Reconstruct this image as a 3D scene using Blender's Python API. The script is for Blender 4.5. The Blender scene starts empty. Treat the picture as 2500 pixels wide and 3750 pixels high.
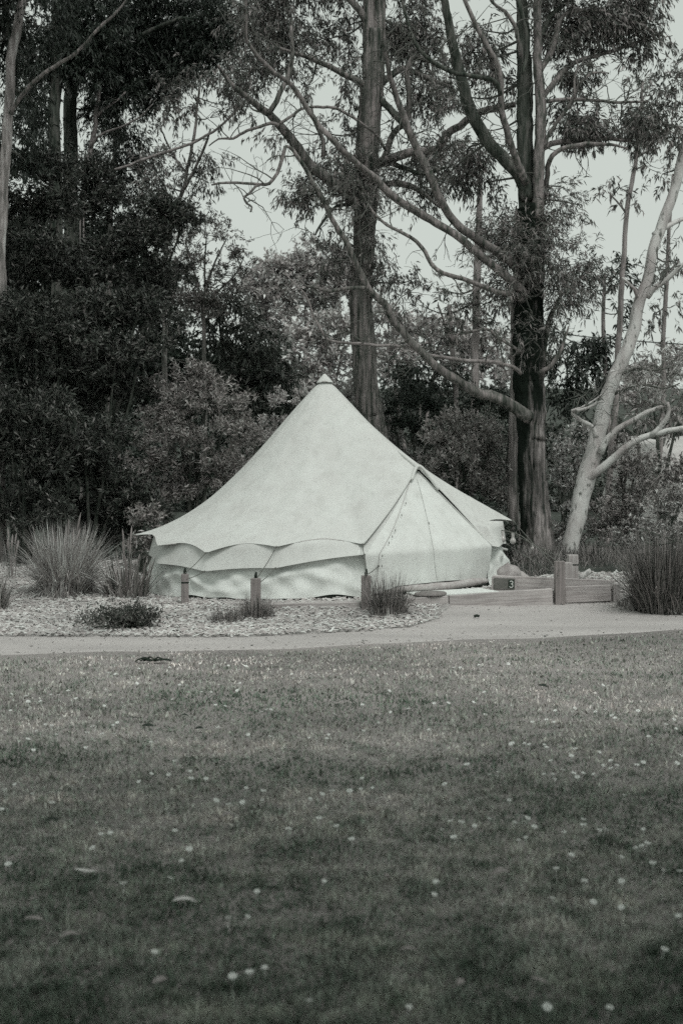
import bpy, math, random
import numpy as np
from mathutils import Vector

# ------------------------------------------------------------------ camera, sky, sun, exposure
scene = bpy.context.scene
COL = scene.collection
rng = np.random.default_rng(11)
random.seed(11)
R = math.radians

CAM_H = 1.6
cam_d = bpy.data.cameras.new("camera")
cam_d.sensor_fit = 'AUTO'
cam_d.sensor_width = 36.0
cam_d.lens = 50.0
cam_d.shift_y = -115.0 / 3750.0
cam_d.clip_start = 0.05
cam_d.clip_end = 2000
cam_d.dof.use_dof = True
cam_d.dof.focus_distance = 18.5
cam_d.dof.aperture_fstop = 2.8
cam = bpy.data.objects.new("camera", cam_d)
cam.location = (0, 0, CAM_H)
cam.rotation_euler = (R(90), 0, 0)
COL.objects.link(cam)
scene.camera = cam

SUN_EL, SUN_AZ = 56.0, 154.0     # azimuth clockwise from +Y: behind the camera, to the right
world = bpy.data.worlds.new("World")
scene.world = world
world.use_nodes = True
nt = world.node_tree
nt.nodes.clear()
w_out = nt.nodes.new("ShaderNodeOutputWorld")
w_bg = nt.nodes.new("ShaderNodeBackground")
w_sky = nt.nodes.new("ShaderNodeTexSky")
w_sky.sky_type = 'NISHITA'
w_sky.sun_disc = False
w_sky.sun_elevation = R(SUN_EL)
w_sky.sun_rotation = R(SUN_AZ)
w_hsv = nt.nodes.new("ShaderNodeHueSaturation")
w_hsv.inputs['Saturation'].default_value = 0.05
w_mix = nt.nodes.new("ShaderNodeMix")
w_mix.data_type = 'RGBA'
w_mix.inputs[0].default_value = 0.86          # unbroken pale cloud
w_mix.inputs[7].default_value = (6.05, 6.6, 6.1, 1)
nt.links.new(w_sky.outputs[0], w_hsv.inputs['Color'])
nt.links.new(w_hsv.outputs[0], w_mix.inputs[6])
nt.links.new(w_mix.outputs[2], w_bg.inputs[0])
w_bg.inputs[1].default_value = 0.10
nt.links.new(w_bg.outputs[0], w_out.inputs[0])

sun_d = bpy.data.lights.new("sun", 'SUN')
sun_d.energy = 1.45
sun_d.angle = R(24)
sun_d.color = (1.0, 0.985, 0.96)
sun = bpy.data.objects.new("sun", sun_d)
_sd = Vector((math.sin(R(SUN_AZ)) * math.cos(R(SUN_EL)), math.cos(R(SUN_AZ)) * math.cos(R(SUN_EL)), math.sin(R(SUN_EL))))
sun.rotation_euler = _sd.to_track_quat('Z', 'Y').to_euler()
sun.location = _sd * 50
COL.objects.link(sun)

vs = scene.view_settings
scene.display_settings.display_device = 'sRGB'
vs.view_transform = 'Standard'
vs.look = 'None'
vs.exposure = 0.0
vs.gamma = 1.0
vs.use_curve_mapping = False
scene.render.engine = 'CYCLES'
scene.cycles.max_bounces = 5
scene.cycles.diffuse_bounces = 3
scene.cycles.glossy_bounces = 2
scene.cycles.transmission_bounces = 3
scene.cycles.transparent_max_bounces = 6
scene.cycles.use_denoising = False
scene.cycles.pixel_filter_type = 'BLACKMAN_HARRIS'
scene.cycles.filter_width = 1.5
scene.cycles.use_adaptive_sampling = True
scene.cycles.adaptive_threshold = 0.03
scene.cycles.adaptive_min_samples = 24

# ------------------------------------------------------------------ measuring
FU = 3267.0                        # focal length in picture units (1568 wide)
def U(u, v, d):
    """A measured picture point at distance d (metres along +Y) as a place in the world."""
    return np.array([(u - 784.0) / FU * d, d, CAM_H + (1104.0 - v) / FU * d])

def sstep(a, b, x):
    t = np.clip((np.asarray(x, float) - a) / (b - a), 0, 1)
    return t * t * (3 - 2 * t)

TENT_C = np.array([-0.16, 20.0])
def plane_z(x):
    return 0.15 + 0.032 * (np.asarray(x, float) + 0.16)
_hs = np.random.default_rng(3)
_HK = [(_hs.uniform(0.25, 1.1), _hs.uniform(0, 6.28), _hs.uniform(0, 6.28)) for _ in range(7)]
def gz(x, y):
    x = np.asarray(x, float); y = np.asarray(y, float)
    z = 0.30 * sstep(15.0, 24.0, y)
    for k, a, b in _HK:
        z = z + 0.004 * np.sin(k * x + a) * np.sin(k * 1.3 * y + b)
    z = z + 0.15 * sstep(1.2, 2.6, x) * sstep(17.95, 18.7, y) * (1 - sstep(21, 24, y))
    dt = np.hypot(x - TENT_C[0], y - TENT_C[1])
    m = 1 - sstep(2.5, 3.5, dt)
    z = z * (1 - m) + (plane_z(x) - 0.03) * m
    far = sstep(48, 130, y) * 9.0 + sstep(30, 60, y) * 0.5
    return z + far

# ------------------------------------------------------------------ materials
def new_mat(name):
    m = bpy.data.materials.new(name)
    m.use_nodes = True
    n = m.node_tree
    n.nodes.clear()
    out = n.nodes.new("ShaderNodeOutputMaterial")
    p = n.nodes.new("ShaderNodeBsdfPrincipled")
    n.links.new(p.outputs[0], out.inputs[0])
    return m, n, p

def ramp(n, fac, stops):
    r = n.nodes.new("ShaderNodeValToRGB")
    el = r.color_ramp.elements
    while len(el) < len(stops):
        el.new(0.5)
    for e, (pos, c) in zip(el, stops):
        e.position = pos
        e.color = (*c, 1)
    n.links.new(fac, r.inputs[0])
    return r.outputs[0]

def noise(n, scale, detail=4, vec=None, rough=0.55, mapping=None):
    t = n.nodes.new("ShaderNodeTexNoise")
    t.inputs['Scale'].default_value = scale
    t.inputs['Detail'].default_value = detail
    t.inputs['Roughness'].default_value = rough
    if vec is None:
        tc = n.nodes.new("ShaderNodeTexCoord")
        vec = tc.outputs['Object']
    if mapping:
        mp = n.nodes.new("ShaderNodeMapping")
        mp.inputs['Scale'].default_value = mapping
        n.links.new(vec, mp.inputs['Vector'])
        vec = mp.outputs[0]
    n.links.new(vec, t.inputs['Vector'])
    return t.outputs['Fac']

def mixc(n, fac, a, b, blend='MIX'):
    m = n.nodes.new("ShaderNodeMix")
    m.data_type = 'RGBA'
    m.blend_type = blend
    if isinstance(fac, (int, float)):
        m.inputs[0].default_value = fac
    else:
        n.links.new(fac, m.inputs[0])
    for idx, v in ((6, a), (7, b)):
        if isinstance(v, tuple):
            m.inputs[idx].default_value = (*v, 1)
        else:
            n.links.new(v, m.inputs[idx])
    return m.outputs[2]

def bump(n, p, h, strength, dist):
    b = n.nodes.new("ShaderNodeBump")
    b.inputs['Strength'].default_value = strength
    b.inputs['Distance'].default_value = dist
    n.links.new(h, b.inputs['Height'])
    n.links.new(b.outputs[0], p.inputs['Normal'])

def tone(v, mauve=0.0):
    """A grey of reflectance v in the toned print's scale: deep tones green, middle tones faintly warm, pale tones faintly green."""
    r = np.interp(v, [0.0, 0.03, 0.09, 0.19, 0.30, 0.48, 0.7], [0.66, 0.76, 0.92, 1.04, 1.07, 1.02, 0.97])
    g = np.interp(v, [0.0, 0.03, 0.09, 0.19, 0.30, 0.48, 0.7], [1.17, 1.11, 1.04, 0.985, 0.98, 1.00, 1.01])
    b = np.interp(v, [0.0, 0.03, 0.09, 0.19, 0.30, 0.48, 0.7], [0.80, 0.85, 0.90, 0.95, 0.96, 0.97, 0.975])
    m = 0.02 * mauve
    return (float(v * (r + m)), float(v * (g - 0.4 * m)), float(v * (b + 0.3 * m)))

def simple_mat(name, v, rough=0.8, mauve=0.0, nscale=None, var=0.25, bstr=0.0, mapping=None, spec=0.3):
    m, n, p = new_mat(name)
    p.inputs['Roughness'].default_value = rough
    p.inputs['Specular IOR Level'].default_value = spec
    if nscale:
        f = noise(n, nscale, 5, mapping=mapping)
        c = ramp(n, f, [(0.3, tone(v * (1 - var), mauve)), (0.7, tone(v * (1 + var), mauve))])
        n.links.new(c, p.inputs['Base Color'])
        if bstr:
            bump(n, p, f, bstr, 0.01)
    else:
        p.inputs['Base Color'].default_value = (*tone(v, mauve), 1)
    return m

def leaf_mat(name, v, var=0.5, rough=0.45, mauve=0.2, trans=0.08, spec=0.45):
    m, n, p = new_mat(name)
    g = n.nodes.new("ShaderNodeNewGeometry")
    f2 = noise(n, 0.9, 2)
    c = ramp(n, g.outputs['Random Per Island'], [(0.0, tone(v * (1 - 1.3 * var), mauve)), (0.6, tone(v * (1 - 0.1 * var), mauve)), (0.85, tone(v * (1 + 0.9 * var), mauve)), (1.0, tone(v * (1 + 1.5 * var), mauve))])
    c2 = ramp(n, f2, [(0.3, (0.75, 0.75, 0.75)), (0.7, (1.2, 1.2, 1.2))])
    c = mixc(n, 1.0, c, c2, 'MULTIPLY')
    n.links.new(c, p.inputs['Base Color'])
    p.inputs['Roughness'].default_value = rough
    p.inputs['Specular IOR Level'].default_value = spec
    tr = n.nodes.new("ShaderNodeBsdfTranslucent")
    n.links.new(c, tr.inputs[0])
    mx = n.nodes.new("ShaderNodeMixShader")
    mx.inputs[0].default_value = trans
    n.links.new(p.outputs[0], mx.inputs[1])
    n.links.new(tr.outputs[0], mx.inputs[2])
    out = [q for q in n.nodes if q.type == 'OUTPUT_MATERIAL'][0]
    n.links.new(mx.outputs[0], out.inputs[0])
    return m

def bark_mat(name, v_lo, v_hi, stretch=0.07, scale=15, bstr=0.9, mauve=0.6, char=None):
    m, n, p = new_mat(name)
    f = noise(n, scale, 6, mapping=(1, 1, stretch), rough=0.65)
    f2 = noise(n, 2.2, 3, mapping=(1, 1, 0.4))
    c = ramp(n, f, [(0.36, tone(v_lo, 0)), (0.5, tone(v_lo * 0.55 + v_hi * 0.45, mauve)), (0.64, tone(v_hi, mauve))])
    c = mixc(n, 1.0, c, ramp(n, f2, [(0.3, (0.65, 0.65, 0.65)), (0.7, (1.2, 1.2, 1.2))]), 'MULTIPLY')
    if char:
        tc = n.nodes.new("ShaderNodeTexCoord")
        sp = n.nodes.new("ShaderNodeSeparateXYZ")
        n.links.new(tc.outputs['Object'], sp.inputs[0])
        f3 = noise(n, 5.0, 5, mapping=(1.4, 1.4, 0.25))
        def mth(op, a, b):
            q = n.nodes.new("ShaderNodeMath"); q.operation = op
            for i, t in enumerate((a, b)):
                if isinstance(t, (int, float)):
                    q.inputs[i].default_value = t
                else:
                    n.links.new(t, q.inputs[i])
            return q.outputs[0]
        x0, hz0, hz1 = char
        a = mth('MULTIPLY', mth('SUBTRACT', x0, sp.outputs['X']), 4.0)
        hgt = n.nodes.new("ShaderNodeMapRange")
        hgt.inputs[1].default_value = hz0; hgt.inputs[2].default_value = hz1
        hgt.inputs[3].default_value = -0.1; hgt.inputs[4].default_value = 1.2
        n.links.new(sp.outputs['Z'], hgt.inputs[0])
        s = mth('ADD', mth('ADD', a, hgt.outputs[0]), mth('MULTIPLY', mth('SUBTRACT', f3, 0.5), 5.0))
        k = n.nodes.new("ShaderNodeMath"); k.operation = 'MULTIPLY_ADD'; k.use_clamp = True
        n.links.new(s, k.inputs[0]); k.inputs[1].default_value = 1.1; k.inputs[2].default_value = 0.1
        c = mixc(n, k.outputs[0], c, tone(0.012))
    n.links.new(c, p.inputs['Base Color'])
    p.inputs['Roughness'].default_value = 0.9
    p.inputs['Specular IOR Level'].default_value = 0.2
    bump(n, p, f, bstr, 0.02)
    return m

M = {}
def canvas_mat(name, v, nscale=3.0):
    m, n, p = new_mat(name)
    f = noise(n, nscale, 4)
    w1 = noise(n, 260, 2)
    st = noise(n, 1.0, 5, mapping=(7, 7, 0.7), rough=0.6)
    c = ramp(n, f, [(0.3, tone(v * 0.94)), (0.7, tone(v * 1.04))])
    c = mixc(n, 1.0, c, ramp(n, w1, [(0.3, (0.95, 0.95, 0.95)), (0.7, (1.04, 1.04, 1.04))]), 'MULTIPLY')
    c = mixc(n, 1.0, c, ramp(n, st, [(0.3, (0.91, 0.91, 0.905)), (0.5, (1.0, 1.0, 1.0)), (0.75, (1.03, 1.03, 1.03))]), 'MULTIPLY')
    n.links.new(c, p.inputs['Base Color'])
    p.inputs['Roughness'].default_value = 0.85
    p.inputs['Specular IOR Level'].default_value = 0.15
    f5 = noise(n, 7, 3)
    bump(n, p, f5, 0.3, 0.02)
    return m
M['canvas'] = canvas_mat('canvas', 0.645)
M['door'] = canvas_mat('door_canvas', 0.70, 5)
M['wall'] = canvas_mat('wall_canvas', 0.78, 5)
M['hem'] = simple_mat('canvas_hem', 0.5, 0.85, 0.3)
M['rope'] = simple_mat('guy_rope', 0.14, 0.8)
M['black'] = simple_mat('black_rubber', 0.018, 0.5)
M['sheet'] = simple_mat('groundsheet', 0.05, 0.6, 0.0, 9, 0.3)
M['mat'] = simple_mat('white_mat', 0.75, 0.9, 0, 40, 0.08)
M['slab'] = simple_mat('grey_slab', 0.2, 0.8, 0.6, 25, 0.15)
M['bulb'] = simple_mat('frosted_bulb', 0.45, 0.2, 0, spec=0.6)
M['stick'] = simple_mat('pale_pole', 0.6, 0.6)
M['sign'] = simple_mat('sign_board', 0.13, 0.6, 0.6, 18, 0.35, mapping=(1, 1, 8))
M['sign_dark'] = simple_mat('sign_square', 0.035, 0.6)
M['white'] = simple_mat('white_paint', 0.7, 0.6)
M['rock'] = simple_mat('pale_rock', 0.36, 0.9, 0.7, 9, 0.3, 0.6)
def timber_mat(name, v, axis):
    m, n, p = new_mat(name)
    mp = [55, 55, 55]; mp[axis] = 2.0
    f = noise(n, 1.0, 5, mapping=tuple(mp), rough=0.6)
    f2 = noise(n, 2.5, 3)
    c = ramp(n, f, [(0.3, tone(v * 0.62, 0.8)), (0.55, tone(v, 0.7)), (0.75, tone(v * 1.18, 0.7))])
    c = mixc(n, 1.0, c, ramp(n, f2, [(0.3, (0.78, 0.78, 0.78)), (0.7, (1.12, 1.12, 1.12))]), 'MULTIPLY')
    n.links.new(c, p.inputs['Base Color'])
    p.inputs['Roughness'].default_value = 0.85
    p.inputs['Specular IOR Level'].default_value = 0.2
    bump(n, p, f, 0.4, 0.006)
    return m
M['board'] = timber_mat('weathered_board', 0.44, 0)
M['post'] = timber_mat('weathered_post', 0.27, 2)
M['post_pale'] = timber_mat('pale_post', 0.46, 2)

# barks
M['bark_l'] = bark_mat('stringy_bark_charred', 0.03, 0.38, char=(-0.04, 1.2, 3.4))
M['bark_l2'] = bark_mat('stringy_bark', 0.035, 0.36)
M['bark_limb'] = bark_mat('limb_bark', 0.07, 0.32, 0.25, 16, 0.6)
M['bark_dark'] = bark_mat('dark_bark', 0.03, 0.15, 0.12, 16, 0.6)
M['bark_mid'] = bark_mat('grey_stringy_bark', 0.035, 0.30)
M['bark_far'] = bark_mat('far_trunk_bark', 0.17, 0.38, 0.2, 12, 0.3)
M['bark_streaked'] = bark_mat('streaked_pale_bark', 0.16, 0.60, 0.12, 14, 0.5)
M['twig'] = simple_mat('twig_bark', 0.12, 0.9, 0.6, 20, 0.3)
M['twig_dark'] = simple_mat('dark_twig_bark', 0.045, 0.9, 0.3, 20, 0.3)
def pale_gum():
    m, n, p = new_mat('smooth_pale_bark')
    f = noise(n, 3.0, 4, mapping=(1, 1, 0.35))
    c = ramp(n, f, [(0.3, tone(0.30, 0.8)), (0.5, tone(0.55, 0.6)), (0.7, tone(0.70, 0.6))])
    f2 = noise(n, 16, 3, mapping=(1, 1, 0.45))
    c = mixc(n, ramp(n, f2, [(0.58, (0, 0, 0)), (0.70, (1, 1, 1))]), c, tone(0.12, 0.3))
    n.links.new(c, p.inputs['Base Color'])
    p.inputs['Roughness'].default_value = 0.75
    f3 = noise(n, 10, 4)
    bump(n, p, f3, 0.4, 0.015)
    return m
M['bark_pale'] = pale_gum()

# leaves
M['leaf_gum'] = leaf_mat('gum_leaf', 0.17, 0.5)
M['leaf_gum_dark'] = leaf_mat('dark_gum_leaf', 0.042, 0.5, mauve=0.0)
M['leaf_wattle'] = leaf_mat('wattle_leaf', 0.085, 0.75, mauve=0.0)
M['leaf_airy'] = leaf_mat('airy_leaf', 0.24, 0.5)
M['leaf_wood'] = leaf_mat('woodland_leaf', 0.09, 0.5)
M['leaf_shrub'] = leaf_mat('shrub_leaf', 0.32, 0.5)
M['leaf_pale'] = leaf_mat('pale_leaf', 0.48, 0.4, mauve=0.7)
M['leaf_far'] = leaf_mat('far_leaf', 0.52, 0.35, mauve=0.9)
M['leaf_grey'] = leaf_mat('grey_leaf', 0.48, 0.5, mauve=0.6)
M['tuss_pale'] = leaf_mat('pale_tussock_blade', 0.46, 0.45, 0.6, 0.5, 0.1)
M['tuss_mid'] = leaf_mat('flax_blade', 0.30, 0.6, 0.45, 0.3, 0.1)
M['tuss_reed'] = leaf_mat('reed_blade', 0.17, 0.75, 0.45, 0.2, 0.05)
M['tuss_dark'] = leaf_mat('dark_tussock_blade', 0.20, 0.7, 0.5, 0.2, 0.1)
M['low_shrub'] = leaf_mat('low_shrub_leaf', 0.10, 0.7, 0.5, 0.2, 0.1)
M['petal'] = simple_mat('petal', 0.85, 0.6)
M['disc'] = simple_mat('daisy_disc', 0.38, 0.8)
M['dry_leaf'] = simple_mat('dry_leaf', 0.28, 0.7, 0.6, 40, 0.2)
M['pale_leaf_dry'] = simple_mat('pale_dry_leaf', 0.55, 0.7, 0.5, 30, 0.15)
M['dead_leaf'] = simple_mat('dead_dark_leaf', 0.03, 0.8, 0, 40, 0.3)

def ground_mats():
    # lawn soil and thatch
    m, n, p = new_mat('lawn')
    f = noise(n, 70, 5)
    f2 = noise(n, 0.45, 3)
    c = ramp(n, f, [(0.3, tone(0.16, 0.5)), (0.7, tone(0.34, 0.7))])
    c = mixc(n, 1.0, c, ramp(n, f2, [(0.35, (0.75, 0.75, 0.75)), (0.65, (1.25, 1.25, 1.25))]), 'MULTIPLY')
    n.links.new(c, p.inputs['Base Color'])
    p.inputs['Roughness'].default_value = 0.95
    bump(n, p, f, 0.6, 0.02)
    M['lawn'] = m
    # path: fine pale gravel
    m, n, p = new_mat('path_gravel')
    f = noise(n, 120, 4)
    f2 = noise(n, 1.0, 4, mapping=(0.5, 1.6, 1))
    c = ramp(n, f, [(0.3, tone(0.38, 0.5)), (0.7, tone(0.50, 0.3))])
    c = mixc(n, 1.0, c, ramp(n, f2, [(0.3, (0.86, 0.86, 0.86)), (0.7, (1.12, 1.12, 1.12))]), 'MULTIPLY')
    n.links.new(c, p.inputs['Base Color'])
    p.inputs['Roughness'].default_value = 0.95
    p.inputs['Specular IOR Level'].default_value = 0.2
    bump(n, p, f, 0.5, 0.01)
    M['path'] = m
    m, n, p = new_mat('mulch')
    f = noise(n, 45, 5, mapping=(0.6, 1.4, 1))
    c = ramp(n, f, [(0.3, tone(0.16, 0.5)), (0.65, tone(0.48, 0.5))])
    n.links.new(c, p.inputs['Base Color'])
    p.inputs['Roughness'].default_value = 0.95
    bump(n, p, f, 0.8, 0.03)
    M['mulch'] = m
    m, n, p = new_mat('forest_soil')
    f = noise(n, 3, 6)
    c = ramp(n, f, [(0.3, tone(0.02)), (0.7, tone(0.09, 0.4))])
    n.links.new(c, p.inputs['Base Color'])
    p.inputs['Roughness'].default_value = 0.95
    bump(n, p, f, 0.8, 0.1)
    M['soil'] = m
ground_mats()
M['chip'] = leaf_mat('wood_chip', 0.52, 0.24, 0.9, 0.3, 0.0, 0.15)
def grass_mat():
    m, n, p = new_mat('grass_blade')
    g = n.nodes.new("ShaderNodeNewGeometry")
    c = ramp(n, g.outputs['Random Per Island'], [(0.0, tone(0.26, 0.5)), (0.6, tone(0.56, 0.8)), (0.9, tone(0.68, 0.8)), (1.0, tone(0.76, 0.7))])
    f2 = noise(n, 0.55, 3, mapping=(0.7, 1, 1))
    f3 = noise(n, 3.2, 3)
    f4 = noise(n, 10.0, 3)
    c = mixc(n, 1.0, c, ramp(n, f4, [(0.34, (0.42, 0.50, 0.44)), (0.5, (0.95, 0.95, 0.95)), (0.68, (1.3, 1.27, 1.26))]), 'MULTIPLY')
    c = mixc(n, 1.0, c, ramp(n, f2, [(0.38, (0.34, 0.42, 0.36)), (0.62, (1.15, 1.13, 1.12))]), 'MULTIPLY')
    c = mixc(n, 1.0, c, ramp(n, f3, [(0.32, (0.46, 0.54, 0.49)), (0.5, (0.95, 0.95, 0.95)), (0.66, (1.25, 1.22, 1.21))]), 'MULTIPLY')
    # shade and vignette painted into the near blades' colour, paler towards the path
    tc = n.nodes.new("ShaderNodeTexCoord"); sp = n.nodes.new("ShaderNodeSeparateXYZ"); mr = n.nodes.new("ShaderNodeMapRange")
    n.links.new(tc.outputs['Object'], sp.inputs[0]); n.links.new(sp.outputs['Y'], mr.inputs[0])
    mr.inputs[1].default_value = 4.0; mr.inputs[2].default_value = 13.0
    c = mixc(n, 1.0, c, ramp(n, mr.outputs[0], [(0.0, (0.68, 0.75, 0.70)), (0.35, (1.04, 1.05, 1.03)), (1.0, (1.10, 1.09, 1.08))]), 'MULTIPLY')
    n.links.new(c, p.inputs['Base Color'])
    p.inputs['Roughness'].default_value = 0.6
    p.inputs['Specular IOR Level'].default_value = 0.25
    return m
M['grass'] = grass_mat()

# ------------------------------------------------------------------ mesh helpers
def mesh_np(name, verts, faces_flat, face_sizes, mat, smooth=False):
    me = bpy.data.meshes.new(name)
    verts = np.asarray(verts, np.float32)
    me.vertices.add(len(verts))
    me.vertices.foreach_set('co', verts.ravel())
    faces_flat = np.asarray(faces_flat, np.int32).ravel()
    face_sizes = np.asarray(face_sizes, np.int32)
    me.loops.add(len(faces_flat))
    me.loops.foreach_set('vertex_index', faces_flat)
    starts = np.concatenate(([0], np.cumsum(face_sizes)[:-1])).astype(np.int32)
    me.polygons.add(len(face_sizes))
    me.polygons.foreach_set('loop_start', starts)
    me.polygons.foreach_set('loop_total', face_sizes)
    me.polygons.foreach_set('use_smooth', np.full(len(face_sizes), smooth, bool))
    me.update(calc_edges=True)
    if mat is not None:
        me.materials.append(mat)
    return me

class MB:
    """Collects quads and triangles for one mesh."""
    def __init__(self):
        self.v, self.f, self.s, self.n = [], [], [], 0
    def add(self, verts, faces):
        verts = np.asarray(verts, float).reshape(-1, 3)
        for f in faces:
            self.f.extend(int(i) + self.n for i in f)
            self.s.append(len(f))
        self.v.append(verts)
        self.n += len(verts)
        return self
    def add_np(self, verts, quads):
        self.v.append(np.asarray(verts, float).reshape(-1, 3))
        q = np.asarray(quads)
        self.f.extend((q + self.n).ravel().tolist())
        self.s.extend([q.shape[1]] * len(q))
        self.n += len(verts)
        return self
    def box(self, c, size, rz=0.0, bev=0.006, rx=0.0, ry=0.0):
        """A box with chamfered edges."""
        sx, sy, sz = [s * 0.5 for s in size]
        b = min(bev, sx * 0.45, sy * 0.45, sz * 0.45)
        vs_ = []
        for ix in (-1, 1):
            for iy in (-1, 1):
                for iz in (-1, 1):
                    vs_.append((ix * (sx - b), iy * (sy - b), iz * sz))
                    vs_.append((ix * (sx - b), iy * sy, iz * (sz - b)))
                    vs_.append((ix * sx, iy * (sy - b), iz * (sz - b)))
        def I(ix, iy, iz, k):
            return (((ix > 0) * 4) + ((iy > 0) * 2) + (iz > 0)) * 3 + k
        F = []
        for s in (-1, 1):
            q = [I(-1, -1, s, 0), I(1, -1, s, 0), I(1, 1, s, 0), I(-1, 1, s, 0)]
            F.append(q if s > 0 else q[::-1])
            q = [I(-1, s, -1, 1), I(1, s, -1, 1), I(1, s, 1, 1), I(-1, s, 1, 1)]
            F.append(q[::-1] if s > 0 else q)
            q = [I(s, -1, -1, 2), I(s, 1, -1, 2), I(s, 1, 1, 2), I(s, -1, 1, 2)]
            F.append(q if s > 0 else q[::-1])
        for a in (-1, 1):
            for b_ in (-1, 1):
                F.append([I(a, b_, -1, 1), I(a, b_, -1, 2), I(a, b_, 1, 2), I(a, b_, 1, 1)])
                F.append([I(a, -1, b_, 0), I(a, 1, b_, 0), I(a, 1, b_, 2), I(a, -1, b_, 2)])
                F.append([I(-1, a, b_, 0), I(1, a, b_, 0), I(1, a, b_, 1), I(-1, a, b_, 1)])
                for c_ in (-1, 1):
                    F.append([I(a, b_, c_, 0), I(a, b_, c_, 1), I(a, b_, c_, 2)])
        P = np.array(vs_)
        for ang, ax in ((rx, 0), (ry, 1), (rz, 2)):
            if ang:
                co, si = math.cos(ang), math.sin(ang)
                i, j = [(1, 2), (2, 0), (0, 1)][ax]
                a_, b2 = P[:, i].copy(), P[:, j].copy()
                P[:, i] = a_ * co - b2 * si
                P[:, j] = a_ * si + b2 * co
        return self.add(P + np.array(c), F)
    def tube(self, pts, radii, sides=8, cap=True, disp=None):
        pts = np.asarray(pts, float)
        n = len(pts)
        radii = np.broadcast_to(np.asarray(radii, float), (n,))
        T = np.gradient(pts, axis=0)
        T /= np.linalg.norm(T, axis=1)[:, None] + 1e-9
        ref = np.array([0.0, 1.0, 0.02])
        A = np.cross(T, ref)
        bad = np.linalg.norm(A, axis=1) < 0.15
        A[bad] = np.cross(T[bad], np.array([1.0, 0, 0]))
        A /= np.linalg.norm(A, axis=1)[:, None] + 1e-9
        B = np.cross(T, A)
        th = np.linspace(0, 2 * math.pi, sides, endpoint=False)
        rr = radii[:, None] * np.ones((1, sides))
        if disp is not None:
            rr = rr * disp(th[None, :], np.arange(n)[:, None], pts)
        V = pts[:, None, :] + rr[..., None] * (np.cos(th)[None, :, None] * A[:, None, :] + np.sin(th)[None, :, None] * B[:, None, :])
        idx = np.arange(n * sides).reshape(n, sides)
        q = np.stack([idx[:-1], np.roll(idx[:-1], -1, 1), np.roll(idx[1:], -1, 1), idx[1:]], -1).reshape(-1, 4)
        base = self.n
        self.add_np(V.reshape(-1, 3), q)
        if cap:
            self.f.extend((base + idx[0][::-1]).tolist()); self.s.append(sides)
            self.f.extend((base + idx[-1]).tolist()); self.s.append(sides)
        return self
    def local(self, name, mat, parent=None, origin=(0, 0, 0), smooth=False, stuff=False):
        return put(name, mesh_np(name, np.concatenate(self.v), self.f, self.s, mat, smooth), parent, origin, stuff)
    def build(self, name, mat, parent=None, origin=(0, 0, 0), smooth=False, stuff=False):
        V = np.concatenate(self.v) - np.asarray(origin, float)
        me = mesh_np(name, V, self.f, self.s, mat, smooth)
        return put(name, me, parent, origin, stuff)

def put(name, me, parent=None, origin=(0, 0, 0), stuff=False):
    o = bpy.data.objects.new(name, me)
    COL.objects.link(o)
    if parent is not None:
        o.parent = parent
        o.location = Vector(origin) - parent.location
    else:
        o.location = origin
    if stuff:
        o['kind'] = 'stuff'
    return o

def tag(o, label=None, cat=None, group=None, kind=None):
    for k, v in (('label', label), ('category', cat), ('group', group), ('kind', kind)):
        if v:
            o[k] = v
    return o

def empty(name, loc, label, cat, group=None):
    o = bpy.data.objects.new(name, None)
    o.empty_display_size = 0.2
    o.location = [float(q) for q in loc]
    COL.objects.link(o)
    return tag(o, label, cat, group)

def catmull(P, step=0.1):
    P = np.asarray(P, float)
    if len(P) < 3:
        n = max(2, int(np.linalg.norm(P[1, :3] - P[0, :3]) / step))
        t = np.linspace(0, 1, n)[:, None]
        return P[0] * (1 - t) + P[1] * t
    Q = np.vstack([2 * P[0] - P[1], P, 2 * P[-1] - P[-2]])
    out = []
    for i in range(1, len(Q) - 2):
        n = max(2, int(np.linalg.norm(Q[i + 1, :3] - Q[i, :3]) / step))
        t = np.linspace(0, 1, n, endpoint=False)[:, None]
        p0, p1, p2, p3 = Q[i - 1], Q[i], Q[i + 1], Q[i + 2]
        out.append(0.5 * ((2 * p1) + (-p0 + p2) * t + (2 * p0 - 5 * p1 + 4 * p2 - p3) * t ** 2 + (-p0 + 3 * p1 - 3 * p2 + p3) * t ** 3))
    out.append(P[-1:])
    return np.vstack(out)

# value noise for clumping
_perm = np.random.default_rng(5).random((32, 32, 32))
def vnoise(p):
    p = np.asarray(p, float)
    i = np.floor(p).astype(int); f = p - i; f = f * f * (3 - 2 * f)
    def g(dx, dy, dz):
        return _perm[(i[:, 0] + dx) % 32, (i[:, 1] + dy) % 32, (i[:, 2] + dz) % 32]
    x0 = g(0, 0, 0) * (1 - f[:, 0]) + g(1, 0, 0) * f[:, 0]
    x1 = g(0, 1, 0) * (1 - f[:, 0]) + g(1, 1, 0) * f[:, 0]
    y0 = x0 * (1 - f[:, 1]) + x1 * f[:, 1]
    x2 = g(0, 0, 1) * (1 - f[:, 0]) + g(1, 0, 1) * f[:, 0]
    x3 = g(0, 1, 1) * (1 - f[:, 0]) + g(1, 1, 1) * f[:, 0]
    y1 = x2 * (1 - f[:, 1]) + x3 * f[:, 1]
    return y0 * (1 - f[:, 2]) + y1 * f[:, 2]

def unit(a):
    return a / (np.linalg.norm(a, axis=-1, keepdims=True) + 1e-9)

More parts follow.
